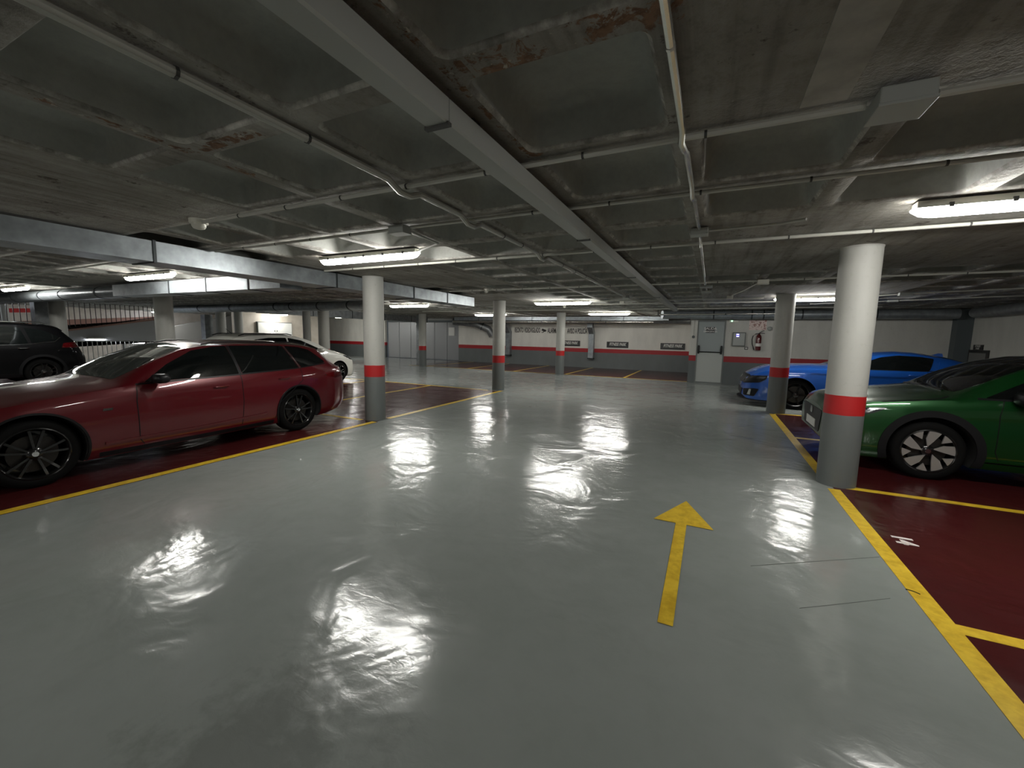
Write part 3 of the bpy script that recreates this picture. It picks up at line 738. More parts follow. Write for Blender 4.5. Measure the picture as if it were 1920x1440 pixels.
small_lamp(-27, 12.15, 2.475, 'added hidden strip lamp lighting the far ramp wall', PI/2, .7)  # added behind the thick column to brighten the far ramp wall
small_lamp(-22.17, 9.0, .97, 'lamp under the ramp behind the lower railing', PI/2, .8)
# cabinet wall
struct(MB().box((-22.4, 13.2, 0), (-22.2, 18.6, 2.8)).build('wall_cabinet', 'cream'))
struct(MB().box((-27, 18.6, 0), (-22.2, 18.8, 2.8)).build('wall_cabinet_side', 'cream'))
r = thing('wall_cabinet_unit', 'white double door cabinet on the far left wall under a lamp', 'cabinet', (-22.2, 15.35, 1.05))
MB().box((0, -1.02, 0), (.12, 1.02, 1.02)).build('carcass', 'frame', r)
for s_ in (-1, 1):
    dd = MB().box((.12, min(s_*.01, s_*.99), .03), (.15, max(s_*.01, s_*.99), .98)).build('cabinet_door', 'cabinet', r)
    MB().box((.15, s_*.07-.02, .5), (.17, s_*.07+.02, .56)).build('handle', 'pvc_dark', dd)
# gate area at the far left of the back wall
r = thing('garage_gate', 'grey sectional gate at the far end behind the middle columns', 'gate', (-16.4, 21.25, 0))
for k in range(6): MB().box((-2.8+k*.93, -.05, .02), (-2.8+k*.93+.91, 0, 2.3)).build('gate_panel', 'shutter', r, bevel=.01)
MB().box((-2.85, -.02, 2.3), (2.85, .04, 2.42)).build('gate_header', 'darkpillar', r)
MB().box((2.0, -.12, 1.5), (2.4, -.05, 2.0)).build('control_box', 'cabinet', r)

# ------------------------------------------------------------------ cars
def smooth_interp(xs, keys, win=.05):
    kx = [k[0] for k in keys]; kv = [k[1] for k in keys]
    out = 0
    offs = np.linspace(-win, win, 9)
    wts = np.hanning(11)[1:-1]
    for o_, w_ in zip(offs, wts): out = out+w_*np.interp(np.array(xs)+o_, kx, kv)
    return out/wts.sum()
class Car:
    def __init__(s, name, label, loc, rz, spec):
        s.sp = spec; s.L = spec['L']; s.root = thing(name, label, 'car', loc, rz)
        L = s.L
        st = sorted(set([0, .012, .03, .055, .085, .12, .16, .21, .27, L, L-.01, L-.03, L-.055, L-.09, L-.14, L-.2]+[round(v, 4) for v in np.linspace(.33, L-.26, 90)]))
        W = smooth_interp(st, spec['W'], .03)*spec['hw']; zt = smooth_interp(st, spec['zt'], .045); zs = smooth_interp(st, spec['zs'], .06)
        zb = smooth_interp(st, spec['zb'], .03); wt = smooth_interp(st, spec['wt'], .07)*spec['hw']; dz = smooth_interp(st, spec['dz'], .07)
        kt = [0, .06, .2, .42, .62, .8, .92, 1.0]; kv = spec.get('side', [.94, .972, .99, 1.0, .995, .985, .975, .945])
        b = MB(); NR = None; s.prof = {}
        for i, x in enumerate(st):
            pts = []
            zsi = min(zs[i], zt[i]-dz[i]-.02); wti = min(wt[i], W[i]*.93)
            for tt in np.linspace(0, 1, 15):
                y = np.interp(tt, kt, kv)*W[i]
                # pressed side line
                pts.append((y, zb[i]+(zsi-zb[i])*tt))
            yw, zw = pts[-1]; zte = zt[i]-dz[i]
            for tt in np.linspace(0, 1, 9)[1:]:
                pts.append((yw+(wti-yw)*tt+.02*math.sin(PI*tt)*spec.get('bulge', 1), zw+(zte-zw)*tt))
            for tt in np.linspace(0, 1, 11)[1:]:
                u = 1-tt; pts.append((wti*u, zte+dz[i]*(1-u**2.4)))
            ring = [(x, -y, z) for y, z in pts]+[(x, y, z) for y, z in pts[:-1][::-1]]
            NR = len(ring); b.v += ring
        n = len(st)
        for i in range(n-1):
            for k in range(NR):
                k2 = (k+1) % NR
                b.face((i*NR+k, i*NR+k2, (i+1)*NR+k2, (i+1)*NR+k))
        for i, x in ((0, 0), (n-1, L)):
            c = len(b.v); zz = np.mean([b.v[i*NR+k][2] for k in range(NR)]); b.v.append((x, 0, zz))
            for k in range(NR): b.face((i*NR+k, i*NR+(k+1) % NR, c))
        s.body = b.build('body', [spec['paint'], 'under'], s.root, 30)
        bm = bmesh.new(); bm.from_mesh(s.body.data); s.bvh = BVHTree.FromBMesh(bm); bm.free()
        # wheel arches
        cut = MB(); ra = spec['ra']; Rw = spec['Rw']; hw = spec['hw']
        for ax in spec['axles']:
            for sg in (-1, 1):
                cut.lathe([(ra, 0), (ra, .5)], (ax, sg*(hw+.12)-(0 if sg < 0 else .5), Rw+spec.get('dra', .01)), 'y', 48)
        co = cut.build('cutter', 'under', s.root)
        md = s.body.modifiers.new('arch', 'BOOLEAN'); md.object = co; md.operation = 'DIFFERENCE'; md.solver = 'EXACT'
        bpy.context.view_layer.update()
        me = bpy.data.meshes.new_from_object(s.body.evaluated_get(bpy.context.evaluated_depsgraph_get()))
        s.body.modifiers.clear(); s.body.data = me
        me.materials.clear(); me.materials.append(M[spec['paint']]); me.materials.append(M['under'])
        for p in me.polygons:
            c = p.center; mi = 0
            for ax in spec['axles']:
                d = math.hypot(c.x-ax, c.z-(Rw+spec.get('dra', .01)))
                if d < ra+.006 and abs(c.y) < hw*.999 and (abs(d-ra) < .006 and abs(p.normal.y) < .3 or (abs(p.normal.y) > .9 and d < ra*.99 and abs(c.y) < hw-.25)): mi = 1
            if c.z < spec['zb'][2][1]+.03 and p.normal.z < -.7: mi = 1
            p.material_index = mi
        me.set_sharp_from_angle(angle=math.radians(32))
        bpy.data.objects.remove(co)
        s.wheels()
    def cast(s, P, d):
        h = s.bvh.ray_cast(Vector(P), Vector(d).normalized())
        if h[0] is None:
            h = s.bvh.find_nearest(Vector(P)+Vector(d)*1.2)
        return h[0], h[1]
    def ray(s, mode, a, b):
        if mode == 'side-': return (a, -2, b), (0, 1, 0)
        if mode == 'side+': return (a, 2, b), (0, -1, 0)
        if mode == 'front': return (-1, a, b), (1, 0, 0)
        if mode == 'rear': return (s.L+1, a, b), (-1, 0, 0)
        if mode == 'top': return (a, b, 3), (0, 0, -1)
    def patch(s, name, mode, poly, mat, off=.004, smooth=60, dens=.06, rings=(1, .93, .8, .6, .38, .18), rnd=0, parent=None, bump=0):
        # poly densified and projected on the body skin
        P = []
        n = len(poly)
        if rnd:
            q = []
            for i in range(n):
                a, b, c = np.array(poly[i-1]), np.array(poly[i]), np.array(poly[(i+1) % n])
                d1, d2 = a-b, c-b; l1, l2 = np.linalg.norm(d1), np.linalg.norm(d2)
                r1 = min(rnd, l1*.45); r2 = min(rnd, l2*.45)
                p1 = b+d1/l1*r1; p2 = b+d2/l2*r2
                for tt in (0, .25, .5, .75, 1): q.append(tuple((1-tt)**2*p1+2*tt*(1-tt)*b+tt*tt*p2))
            poly = q; n = len(poly)
        for i in range(n):
            a, b = poly[i], poly[(i+1) % n]; L = math.hypot(b[0]-a[0], b[1]-a[1]); k = max(1, int(L/dens))
            for j in range(k): P.append((a[0]+(b[0]-a[0])*j/k, a[1]+(b[1]-a[1])*j/k))
        cx = sum(p[0] for p in P)/len(P); cz = sum(p[1] for p in P)/len(P)
        o = MB(); m_ = len(P)
        def pt(a, b, of):
            A, D = s.ray(mode, a, b); h, nn = s.cast(A, D)
            if nn.dot(Vector(D)) > 0: nn = -nn
            return tuple(h+nn*of)
        for (a, b) in P: o.v.append(pt(a, b, -.006))
        for ri, rg in enumerate(rings):
            for (a, b) in P: o.v.append(pt(cx+(a-cx)*rg, cz+(b-cz)*rg, off+bump*(1-rg*rg)))
        o.v.append(pt(cx, cz, off+bump))
        for i in range(len(rings)):
            for k in range(m_): o.face((i*m_+k, i*m_+(k+1) % m_, (i+1)*m_+(k+1) % m_, (i+1)*m_+k))
        last = len(rings)*m_
        for k in range(m_): o.face((last+k, last+(k+1) % m_, len(o.v)-1))
        return o.build(name, mat, parent or s.root, smooth)
    def strip(s, name, mode, line, w_, mat, off=.003, parent=None):
        o = MB(); pts = []
        for i in range(len(line)-1):
            a, b = line[i], line[i+1]; L = math.hypot(b[0]-a[0], b[1]-a[1]); k = max(1, int(L/.05))
            for j in range(k): pts.append((a[0]+(b[0]-a[0])*j/k, a[1]+(b[1]-a[1])*j/k))
        pts.append(line[-1])
        for i, p in enumerate(pts):
            a, b = pts[max(0, i-1)], pts[min(len(pts)-1, i+1)]
            dx, dy = b[0]-a[0], b[1]-a[1]; l = math.hypot(dx, dy); nx, ny = -dy/l*w_/2, dx/l*w_/2
            for sg in (-1, 1):
                for of in (off, -.004):
                    A, D = s.ray(mode, p[0]+nx*sg, p[1]+ny*sg); h, nn = s.cast(A, D)
                    if nn.dot(Vector(D)) > 0: nn = -nn
                    o.v.append(tuple(h+nn*of))
        for i in range(len(pts)-1):
            a = 4*i; b = a+4
            o.face((a, a+2, b+2, b)); o.face((a, b, b+1, a+1)); o.face((a+2, a+3, b+3, b+2))
        return o.build(name, mat, parent or s.root, 50)
    def both(s, fn, name, poly, *a, **k):
        for md in ('side-', 'side+'): fn(name, md, poly, *a, **k)
    def arch_trim(s, w_=.05, mat='archblack'):
        for ax in s.sp['axles']:
            c = (ax, s.sp['Rw']+s.sp.get('dra', .01)); r = s.sp['ra']+w_/2-.004
            a0 = math.asin(max(-1, min(1, (s.sp['zb'][2][1]+.02-c[1])/r)))
            ln = [(c[0]+r*math.cos(a0+(PI-2*a0)*k/36), c[1]+r*math.sin(a0+(PI-2*a0)*k/36)) for k in range(37)]
            s.both(s.strip, 'wheel_arch_trim', ln, w_, mat, .012)
    def wheels(s):
        sp = s.sp; Rw = sp['Rw']; wy = sp.get('tw', .225); rim = sp['rim']
        proto = None
        for ax in sp['axles']:
            for sg in (-1, 1):
                yo = sg*(sp['hw']-.035)
                if proto is None:
                    t_ = MB(); n = 48; rr = rim+.012
                    prof = [(rr, .01), (rr+.02, 0), (Rw-.035, .004), (Rw-.012, .018), (Rw, .045), (Rw, wy-.045), (Rw-.012, wy-.018), (Rw-.035, wy-.004), (rr, wy-.01)]
                    o = 0
                    for r_, h_ in prof:
                        for k in range(n): t_.v.append((r_*math.cos(2*PI*k/n), h_, r_*math.sin(2*PI*k/n)))
                    for i in range(len(prof)-1):
                        for k in range(n): t_.face((i*n+k, i*n+(k+1) % n, (i+1)*n+(k+1) % n, (i+1)*n+k))
                    wh = t_.build('wheel', 'tyre', s.root, True)
                    b_ = MB()
                    prof = [(rr+.006, .006), (rr-.004, .002), (rr-.014, .012), (rr-.02, .03), (rr-.035, .1), (rr-.035, wy-.02)]
                    for r_, h_ in prof:
                        for k in range(n): b_.v.append((r_*math.cos(2*PI*k/n), h_, r_*math.sin(2*PI*k/n)))
                    for i in range(len(prof)-1):
                        for k in range(n): b_.face((i*n+k, i*n+(k+1) % n, (i+1)*n+(k+1) % n, (i+1)*n+k))
                    b_.face(range((len(prof)-1)*n, len(prof)*n))
                    b_.build('rim_barrel', sp.get('barrelmat', 'rimblack'), wh, True)
                    sk = MB(); ty = sp['spokes']
                    if ty == 'aero':
                        for k in range(5):
                            A = 2*PI*k/5+.3
                            def pp(r_, a_): return (r_*rr*math.cos(A+a_), r_*rr*math.sin(A+a_))
                            sk.prism([pp(.20, .25), pp(.5, -.30), pp(.99, -.42), pp(.99, -.2), pp(.99, .04), pp(.6, .22)], .012, .03, 'y')
                            sk.prism([pp(.99, .26), pp(.99, .5), pp(.99, .72), pp(.6, .46)], .012, .03, 'y')
                    elif ty == 'double':
                        for k in range(5):
                            for da in (-.16, .16):
                                A = 2*PI*k/5+.2
                                def pp(r_, a_): return (r_*rr*math.cos(A+a_), r_*rr*math.sin(A+a_))
                                sk.prism([pp(.16, da-.22), pp(.96, da*1.35-.045), pp(.96, da*1.35+.045), pp(.16, da+.22)], .016, .04, 'y')
                    else:
                        for k in range(ty):
                            A = 2*PI*k/ty
                            def pp(r_, a_): return (r_*rr*math.cos(A+a_), r_*rr*math.sin(A+a_))
                            sk.prism([pp(.16, -.3), pp(.96, -.07), pp(.96, .07), pp(.16, .3)], .016, .04, 'y')
                    sk.build('spokes', sp['spokemat'], wh)
                    MB().lathe([(.042, .008), (.06, .02), (.065, .05)], (0, 0, 0), 'y', 20).build('hub_cap', sp.get('hubmat', sp['spokemat']), wh, True)
                    MB().lathe([(.024, .004), (.028, .01)], (0, 0, 0), 'y', 16).build('hub_badge', 'chrome', wh, True)
                    MB().lathe([(rr*.72, .07), (rr*.72, .085)], (0, 0, 0), 'y', 32).build('brake_disc', 'brake', wh, True)
                    proto = wh
                else: wh = copy_tree(proto, s.root)
                wh.location = (ax, yo, Rw); wh.rotation_euler = (0, 0, 0 if sg < 0 else PI)
    def mirror(s, x, z, mat, size=(.09, .11, .065)):
        for sg in (-1, 1):
            y = s.sp['hw']-.03
            o = MB(); o.blob((x, sg*(y+.10), z), size, .62); o.tube([(x+.02, sg*(y-.08), z-.04), (x+.01, sg*(y+.04), z-.03)], .022, 8)
            r = o.build('door_mirror', mat, s.root, True)
    def handle(s, x, z, mat, mode_both=True):
        for md, sg in (('side-', -1), ('side+', 1)):
            A, D = s.ray(md, x, z); h, nn = s.cast(A, D)
            o = MB(); y = h.y+sg*.018
            o.tube([(x-.10, h.y-sg*.002, z-.004), (x-.08, y, z), (x+.06, y+sg*.004, z+.004), (x+.095, h.y-sg*.002, z+.004)], [.008, .011, .012, .008], 8)
            o.build('door_handle', mat, s.root, True)

# ---- red estate
red = Car('estate_car', 'dark red estate car with black wheels parked along the left of the aisle', (-6.66, .72, 0), PI/2, dict(
    L=4.71, hw=.915, paint='car_red', axles=(.80, 3.63), Rw=.335, ra=.372, dra=.012, rim=.235, spokes='double', spokemat='rimblack',
    W=[(0, .70), (.05, .79), (.15, .88), (.35, .955), (.7, 1), (3.95, 1), (4.3, .96), (4.5, .90), (4.62, .83), (4.68, .77), (4.71, .70)],
    zt=[(0, .60), (.05, .70), (.15, .775), (.4, .85), (.9, .93), (1.4, .985), (1.52, 1.01), (1.9, 1.22), (2.2, 1.35), (2.45, 1.395), (2.9, 1.42), (3.6, 1.405), (4.05, 1.365), (4.22, 1.33), (4.3, 1.27), (4.50, 1.05), (4.58, .94), (4.66, .88), (4.71, .70)],
    zs=[(0, .55), (.1, .68), (.4, .77), (.9, .85), (1.5, .915), (2.5, .93), (3.5, .955), (4.2, .98), (4.55, .96), (4.71, .66)],
    zb=[(0, .30), (.1, .2), (.3, .17), (4.1, .19), (4.45, .24), (4.71, .34)],
    wt=[(0, .6), (.3, .7), (1.0, .76), (1.45, .79), (1.6, .78), (2.2, .665), (2.6, .645), (3.8, .63), (4.3, .60), (4.5, .66), (4.71, .68)],
    dz=[(0, .05), (.4, .05), (1.4, .045), (1.8, .035), (2.3, .05), (2.8, .06), (4.1, .06), (4.4, .045), (4.71, .04)]))
red.both(red.patch, 'front_door_window', [(1.70, .945), (1.98, 1.13), (2.30, 1.285), (2.56, 1.33), (2.74, 1.338), (2.76, .965)], 'glass', rnd=.02)
red.both(red.patch, 'rear_door_window', [(2.80, .967), (2.78, 1.34), (3.2, 1.342), (3.58, 1.327), (3.68, .995)], 'glass', rnd=.02)
red.both(red.patch, 'rear_quarter_window', [(3.72, .998), (3.62, 1.325), (3.86, 1.305), (4.04, 1.255), (4.22, 1.06), (4.18, 1.045)], 'glass', rnd=.03)
red.both(red.strip, 'window_trim', [(1.62, .93), (2.7, .955), (3.6, .985), (4.2, 1.035)], .016, 'black')
red.both(red.strip, 'pillar_trim', [(2.775, .96), (2.765, 1.34)], .035, 'black', .005)
red.both(red.strip, 'pillar_trim', [(3.70, .99), (3.60, 1.325)], .02, 'chrome', .005)
red.both(red.strip, 'door_seam', [(1.62, .93), (1.60, .75), (1.60, .32), (1.64, .25)], .008, 'black')
red.both(red.strip, 'door_seam', [(2.77, .95), (2.77, .6), (2.74, .27)], .008, 'black')
red.both(red.strip, 'door_seam', [(3.70, .98), (3.70, .8), (3.52, .66), (3.30, .5), (3.22, .27)], .008, 'black')
red.both(red.strip, 'sill_trim', [(1.25, .215), (2.2, .215), (3.2, .23)], .05, 'black', .006)
red.both(red.strip, 'swage_line', [(1.3, .33), (2.2, .335), (3.1, .37)], .028, 'car_red', .012)
red.both(red.patch, 'badge', [(1.30, .68), (1.38, .68), (1.39, .705), (1.31, .705)], 'chrome', rings=(1, .5))
red.patch('windscreen', 'top', [(1.50, -.60), (1.48, -.3), (1.47, 0), (1.48, .3), (1.50, .60), (1.75, .64), (2.24, .545), (2.29, .3), (2.31, 0), (2.29, -.3), (2.24, -.545), (1.75, -.64)], 'screen', .004, rnd=.03)
red.patch('rear_window', 'rear', [(-.50, 1.29), (.50, 1.29), (.58, 1.03), (-.58, 1.03)], 'glass', rnd=.04)
red.both(red.patch, 'tail_lamp', [(4.12, .85), (4.40, .90), (4.55, .89), (4.60, .80), (4.38, .78)], 'taillamp', .006, rnd=.02)
red.patch('tail_lamp', 'rear', [(-.70, .89), (-.42, .88), (-.42, .81), (-.70, .80)], 'taillamp', .006)
red.patch('tail_lamp', 'rear', [(.70, .89), (.42, .88), (.42, .81), (.70, .80)], 'taillamp', .006)
red.both(red.patch, 'headlamp', [(.10, .60), (.12, .68), (.42, .70), (.34, .61)], 'lampglass', .006, rnd=.02)
red.patch('grille', 'front', [(-.3, .52), (.3, .52), (.3, .34), (-.3, .34)], 'black', .006, rnd=.04)
red.patch('number_plate', 'rear', [(-.26, .66), (.26, .66), (.26, .55), (-.26, .55)], 'plate', .01)
red.mirror(1.80, .99, 'black', (.075, .095, .055))
red.handle(2.50, .82, 'car_red'); red.handle(3.40, .855, 'car_red')
for sg in (-1, 1): MB().tube([(2.45, sg*.585, 1.36), (2.6, sg*.585, 1.395), (3.8, sg*.57, 1.382), (4.0, sg*.565, 1.34)], .010, 8).build('roof_rail', 'black', red.root, True)
red.arch_trim(.02, 'black')

# ---- green crossover
grn = Car('crossover_car', 'dark green crossover car with silver swirl wheel behind the large right column', (1.36, 7.08, 0), 0, dict(
    L=4.69, hw=.925, paint='car_green', axles=(.95, 3.74), Rw=.335, ra=.385, dra=.015, rim=.232, spokes='aero', spokemat='rimsilver', hubmat='rimblack',
    W=[(0, .74), (.05, .82), (.15, .90), (.35, .965), (.7, 1), (4.0, 1), (4.4, .965), (4.6, .92), (4.69, .84)],
    zt=[(0, .70), (.04, .80), (.12, .865), (.4, .93), (.9, .99), (1.12, 1.02), (1.22, 1.045), (1.5, 1.215), (1.75, 1.345), (2.0, 1.42), (2.4, 1.465), (2.9, 1.485), (3.5, 1.44), (4.1, 1.24), (4.45, 1.08), (4.6, 1.04), (4.69, .9)],
    zs=[(0, .64), (.1, .79), (.4, .86), (.9, .915), (1.4, .95), (2.5, .965), (3.5, .99), (4.3, 1.0), (4.69, .85)],
    zb=[(0, .34), (.1, .22), (.3, .19), (4.1, .2), (4.45, .24), (4.69, .34)],
    wt=[(0, .6), (.3, .72), (1.0, .78), (1.2, .79), (1.4, .77), (1.9, .68), (2.3, .655), (3.5, .62), (4.2, .60), (4.5, .66), (4.69, .68)],
    dz=[(0, .06), (.4, .055), (1.1, .045), (1.5, .035), (2.0, .05), (2.5, .06), (4.1, .05), (4.69, .04)]))
grn.both(grn.patch, 'front_door_window', [(1.36, .975), (1.62, 1.12), (1.9, 1.27), (2.2, 1.355), (2.60, 1.38), (2.62, .985)], 'glass', rnd=.02)
grn.both(grn.patch, 'rear_door_window', [(2.67, .987), (2.65, 1.382), (3.2, 1.36), (3.7, 1.22), (3.85, 1.02)], 'glass', rnd=.03)
grn.both(grn.strip, 'window_trim', [(1.30, .963), (2.7, .975), (3.9, 1.0)], .02, 'black')
grn.both(grn.strip, 'door_seam', [(1.50, .965), (1.47, .8), (1.47, .4), (1.52, .27)], .008, 'black')
grn.both(grn.strip, 'bonnet_seam', [(.5, .865), (.9, .92), (1.02, .94), (1.1, .965)], .007, 'black')
grn.both(grn.strip, 'door_seam', [(2.74, .97), (2.74, .6), (2.72, .27)], .008, 'black')
grn.both(grn.strip, 'sill_trim', [(1.38, .235), (2.3, .235), (3.3, .235)], .09, 'archblack', .01)
grn.both(grn.strip, 'sill_highlight', [(1.4, .30), (2.3, .305), (3.2, .31)], .02, 'car_green', .016)
grn.patch('windscreen', 'top', [(1.18, -.62), (1.14, -.3), (1.13, 0), (1.14, .3), (1.18, .62), (1.42, .67), (1.92, .575), (1.99, .3), (2.01, 0), (1.99, -.3), (1.92, -.575), (1.42, -.67)], 'glass', .004, rnd=.03)
grn.strip('wiper', 'top', [(1.14, -.50), (1.10, -.1), (1.12, .3)], .022, 'black', .012)
grn.strip('wiper', 'top', [(1.15, .05), (1.11, .35), (1.15, .6)], .022, 'black', .012)
grn.both(grn.patch, 'headlamp', [(.06, .66), (.08, .735), (.40, .79), (.55, .80), (.42, .725), (.25, .675)], 'lampglass', .008, rnd=.02)
grn.both(grn.patch, 'headlamp_reflector', [(.24, .705), (.38, .73), (.44, .765), (.28, .75)], 'lampbright', .012, rnd=.01)
grn.both(grn.patch, 'air_intake', [(.04, .36), (.06, .52), (.20, .46), (.26, .40), (.16, .33)], 'black', .006, rnd=.02)
grn.patch('grille', 'front', [(-.55, .66), (.55, .66), (.45, .36), (-.45, .36)], 'black', .006, rnd=.05)
grn.patch('number_plate', 'front', [(-.26, .50), (.26, .50), (.26, .39), (-.26, .39)], 'plate', .014)
grn.patch('badge', 'front', [(-.06, .56), (.06, .56), (.06, .65), (-.06, .65)], 'chrome', .014, rnd=.03)
grn.mirror(1.62, 1.00, 'black', (.085, .12, .075)); grn.handle(2.5, .85, 'car_green'); grn.handle(3.5, .88, 'car_green')
grn.arch_trim(.075)

# ---- blue coupe
blu = Car('coupe_car', 'bright blue fastback coupe parked nose out behind two columns', (.74, 12.06, 0), 0, dict(
    L=4.8, hw=.955, paint='car_blue', axles=(1.06, 3.78), Rw=.345, ra=.385, dra=.015, rim=.245, spokes=5, spokemat='rimblack',
    W=[(0, .46), (.03, .60), (.08, .70), (.18, .80), (.35, .90), (.6, .96), (.9, .985), (1.2, 1), (4.0, 1.0), (4.5, .97), (4.7, .93), (4.8, .88)],
    zt=[(0, .56), (.04, .68), (.10, .76), (.3, .87), (.55, .965), (.9, 1.005), (1.4, 1.025), (1.72, 1.03), (1.9, 1.09), (2.3, 1.27), (2.6, 1.345), (2.9, 1.375), (3.2, 1.365), (3.7, 1.28), (4.2, 1.13), (4.5, 1.06), (4.75, 1.05), (4.8, .9)],
    zs=[(0, .54), (.1, .72), (.4, .84), (.9, .93), (1.7, .955), (2.6, .96), (3.6, .985), (4.4, 1.0), (4.8, .85)],
    zb=[(0, .26), (.1, .17), (.3, .16), (4.1, .18), (4.5, .24), (4.8, .36)],
    wt=[(0, .55), (.3, .7), (1.0, .80), (1.7, .80), (1.9, .77), (2.4, .63), (2.7, .60), (3.3, .57), (4.0, .58), (4.4, .72), (4.8, .76)],
    dz=[(0, .06), (.4, .06), (1.6, .05), (2.0, .035), (2.4, .05), (2.9, .055), (3.7, .045), (4.3, .03), (4.8, .03)]))
blu.both(blu.patch, 'side_window', [(1.96, .985), (2.25, 1.12), (2.55, 1.24), (2.85, 1.29), (3.2, 1.275), (3.42, 1.24), (3.28, 1.0)], 'glass', rnd=.03)
blu.both(blu.patch, 'rear_quarter_window', [(3.40, 1.01), (3.5, 1.20), (3.75, 1.12), (3.95, 1.05), (3.9, 1.03)], 'car_blue', .007, rnd=.02)
blu.both(blu.strip, 'window_trim', [(1.9, .975), (2.6, .985), (3.3, .995), (4.1, 1.02)], .014, 'black')
blu.both(blu.strip, 'door_seam', [(1.82, .96), (1.80, .6), (1.84, .25)], .008, 'black')
blu.both(blu.strip, 'door_seam', [(3.25, .98), (3.22, .6), (3.1, .3)], .008, 'black')
blu.both(blu.strip, 'shoulder_crease', [(1.3, .86), (2.2, .85), (3.2, .87), (4.2, .9)], .014, 'car_blue', .010)
blu.patch('windscreen', 'top', [(1.80, -.60), (1.76, 0), (1.80, .60), (1.95, .66), (2.44, .52), (2.5, .2), (2.5, -.2), (2.44, -.52), (1.95, -.66)], 'glass', .004, rnd=.03)
blu.patch('rear_window', 'top', [(3.35, -.44), (3.35, .44), (4.1, .5), (4.15, 0), (4.1, -.5)], 'glass', .004, rnd=.03)
blu.both(blu.patch, 'headlamp_surround', [(.03, .71), (.30, .735), (.50, .75), (.47, .66), (.34, .575), (.03, .53)], 'black', .010, rnd=.02)
blu.both(blu.patch, 'side_intake', [(.04, .40), (.24, .43), (.34, .42), (.26, .24), (.05, .24)], 'black', .010, rnd=.02)
blu.patch('grille', 'front', [(-.62, .735), (0, .75), (.62, .735), (.60, .60), (.45, .545), (-.45, .545), (-.60, .60)], 'black', .010, rnd=.03)
blu.patch('lower_grille', 'front', [(-.55, .40), (.55, .40), (.46, .24), (-.46, .24)], 'black', .010, rnd=.03)
blu.patch('badge', 'front', [(-.08, .63), (.08, .63), (.10, .69), (-.06, .69)], 'chrome', .016, rings=(1, .5))
for sg in (-1, 1):
    blu.patch('fog_lamp', 'front', [(sg*.70, .27), (sg*.75, .27), (sg*.77, .40), (sg*.74, .40)], 'lampbright', .014, rings=(1, .5))
blu.both(blu.patch, 'headlamp', [(.28, .655), (.30, .70), (.46, .715), (.42, .665)], 'lampglass', .016, rnd=.02)
blu.patch('bonnet_vent', 'top', [(.55, -.35), (.6, -.2), (.85, -.24), (.8, -.4)], 'black', .003)
blu.patch('bonnet_vent', 'top', [(.55, .35), (.6, .2), (.85, .24), (.8, .4)], 'black', .003)
spl = MB(); ys = np.linspace(-.8, .8, 17)
for y in ys:
    xx = -.06+.42*(abs(y)/.8)**3; spl.v += [(xx, y, .135), (xx+.35, y, .135), (xx+.35, y, .165), (xx, y, .165)]
for i in range(16):
    for k in range(4): spl.face((4*i+k, 4*i+(k+1) % 4, 4*i+4+(k+1) % 4, 4*i+4+k))
spl.face((0, 1, 2, 3)); spl.face((67, 66, 65, 64)); spl.build('front_splitter', 'black', blu.root)
blu.mirror(2.08, 1.01, 'black', (.08, .11, .06)); blu.handle(3.05, .90, 'car_blue')
MB().prism([(3.55, 1.29), (3.78, 1.265), (3.76, 1.345), (3.70, 1.35)], -.014, .014, 'y').build('antenna', 'car_blue', blu.root)
blu.arch_trim(.015, 'car_blue')

# ---- white hatchback (nose towards +y)
wht = Car('hatchback_car', 'white hatchback partly hidden behind the tail of the red estate', (-11.3, 10.12, 0), -PI/2, dict(
    L=4.15, hw=.86, paint='car_white', axles=(.78, 3.35), Rw=.32, ra=.355, dra=.012, rim=.215, spokes='double', spokemat='chrome', barrelmat='rimblack',
    W=[(0, .66), (.05, .76), (.15, .86), (.35, .94), (.7, 1), (3.5, 1), (3.9, .96), (4.1, .88), (4.15, .82)],
    zt=[(0, .62), (.05, .72), (.15, .80), (.4, .92), (.8, 1.02), (1.1, 1.10), (1.5, 1.29), (1.9, 1.43), (2.3, 1.495), (2.8, 1.51), (3.4, 1.485), (3.75, 1.42), (3.82, 1.36), (4.0, 1.1), (4.1, .95), (4.15, .8)],
    zs=[(0, .56), (.1, .68), (.4, .80), (.8, .88), (1.2, .93), (2.5, .95), (3.5, .99), (3.9, .98), (4.15, .7)],
    zb=[(0, .30), (.1, .2), (.3, .17), (3.7, .19), (3.95, .24), (4.15, .34)],
    wt=[(0, .6), (.4, .72), (1.0, .78), (1.3, .77), (1.9, .68), (2.3, .665), (3.4, .65), (3.7, .62), (3.9, .68), (4.15, .7)],
    dz=[(0, .05), (.8, .05), (1.4, .04), (1.9, .05), (2.4, .055), (3.6, .06), (3.9, .04), (4.15, .04)]))
wht.both(wht.patch, 'front_door_window', [(1.30, 1.0), (1.65, 1.17), (1.95, 1.31), (2.35, 1.38), (2.37, .99)], 'glass', rnd=.03)
wht.both(wht.patch, 'rear_door_window', [(2.42, .99), (2.40, 1.382), (2.9, 1.38), (3.3, 1.33), (3.5, 1.08)], 'glass', rnd=.03)
wht.both(wht.strip, 'door_seam', [(1.35, .95), (1.35, .4), (1.4, .27)], .008, 'black')
wht.patch('windscreen', 'top', [(1.12, -.58), (1.08, 0), (1.12, .58), (1.8, .54), (1.88, 0), (1.8, -.54)], 'screen', .004, rnd=.03)
wht.both(wht.patch, 'headlamp', [(.08, .66), (.10, .74), (.50, .84), (.60, .84), (.36, .72)], 'lampglass', .006, rnd=.02)
wht.both(wht.patch, 'tail_lamp', [(3.85, .86), (3.9, 1.1), (4.0, 1.0), (4.1, .86)], 'taillamp', .006, rnd=.02)
wht.patch('grille', 'front', [(-.5, .60), (.5, .60), (.4, .34), (-.4, .34)], 'black', .006, rnd=.03)
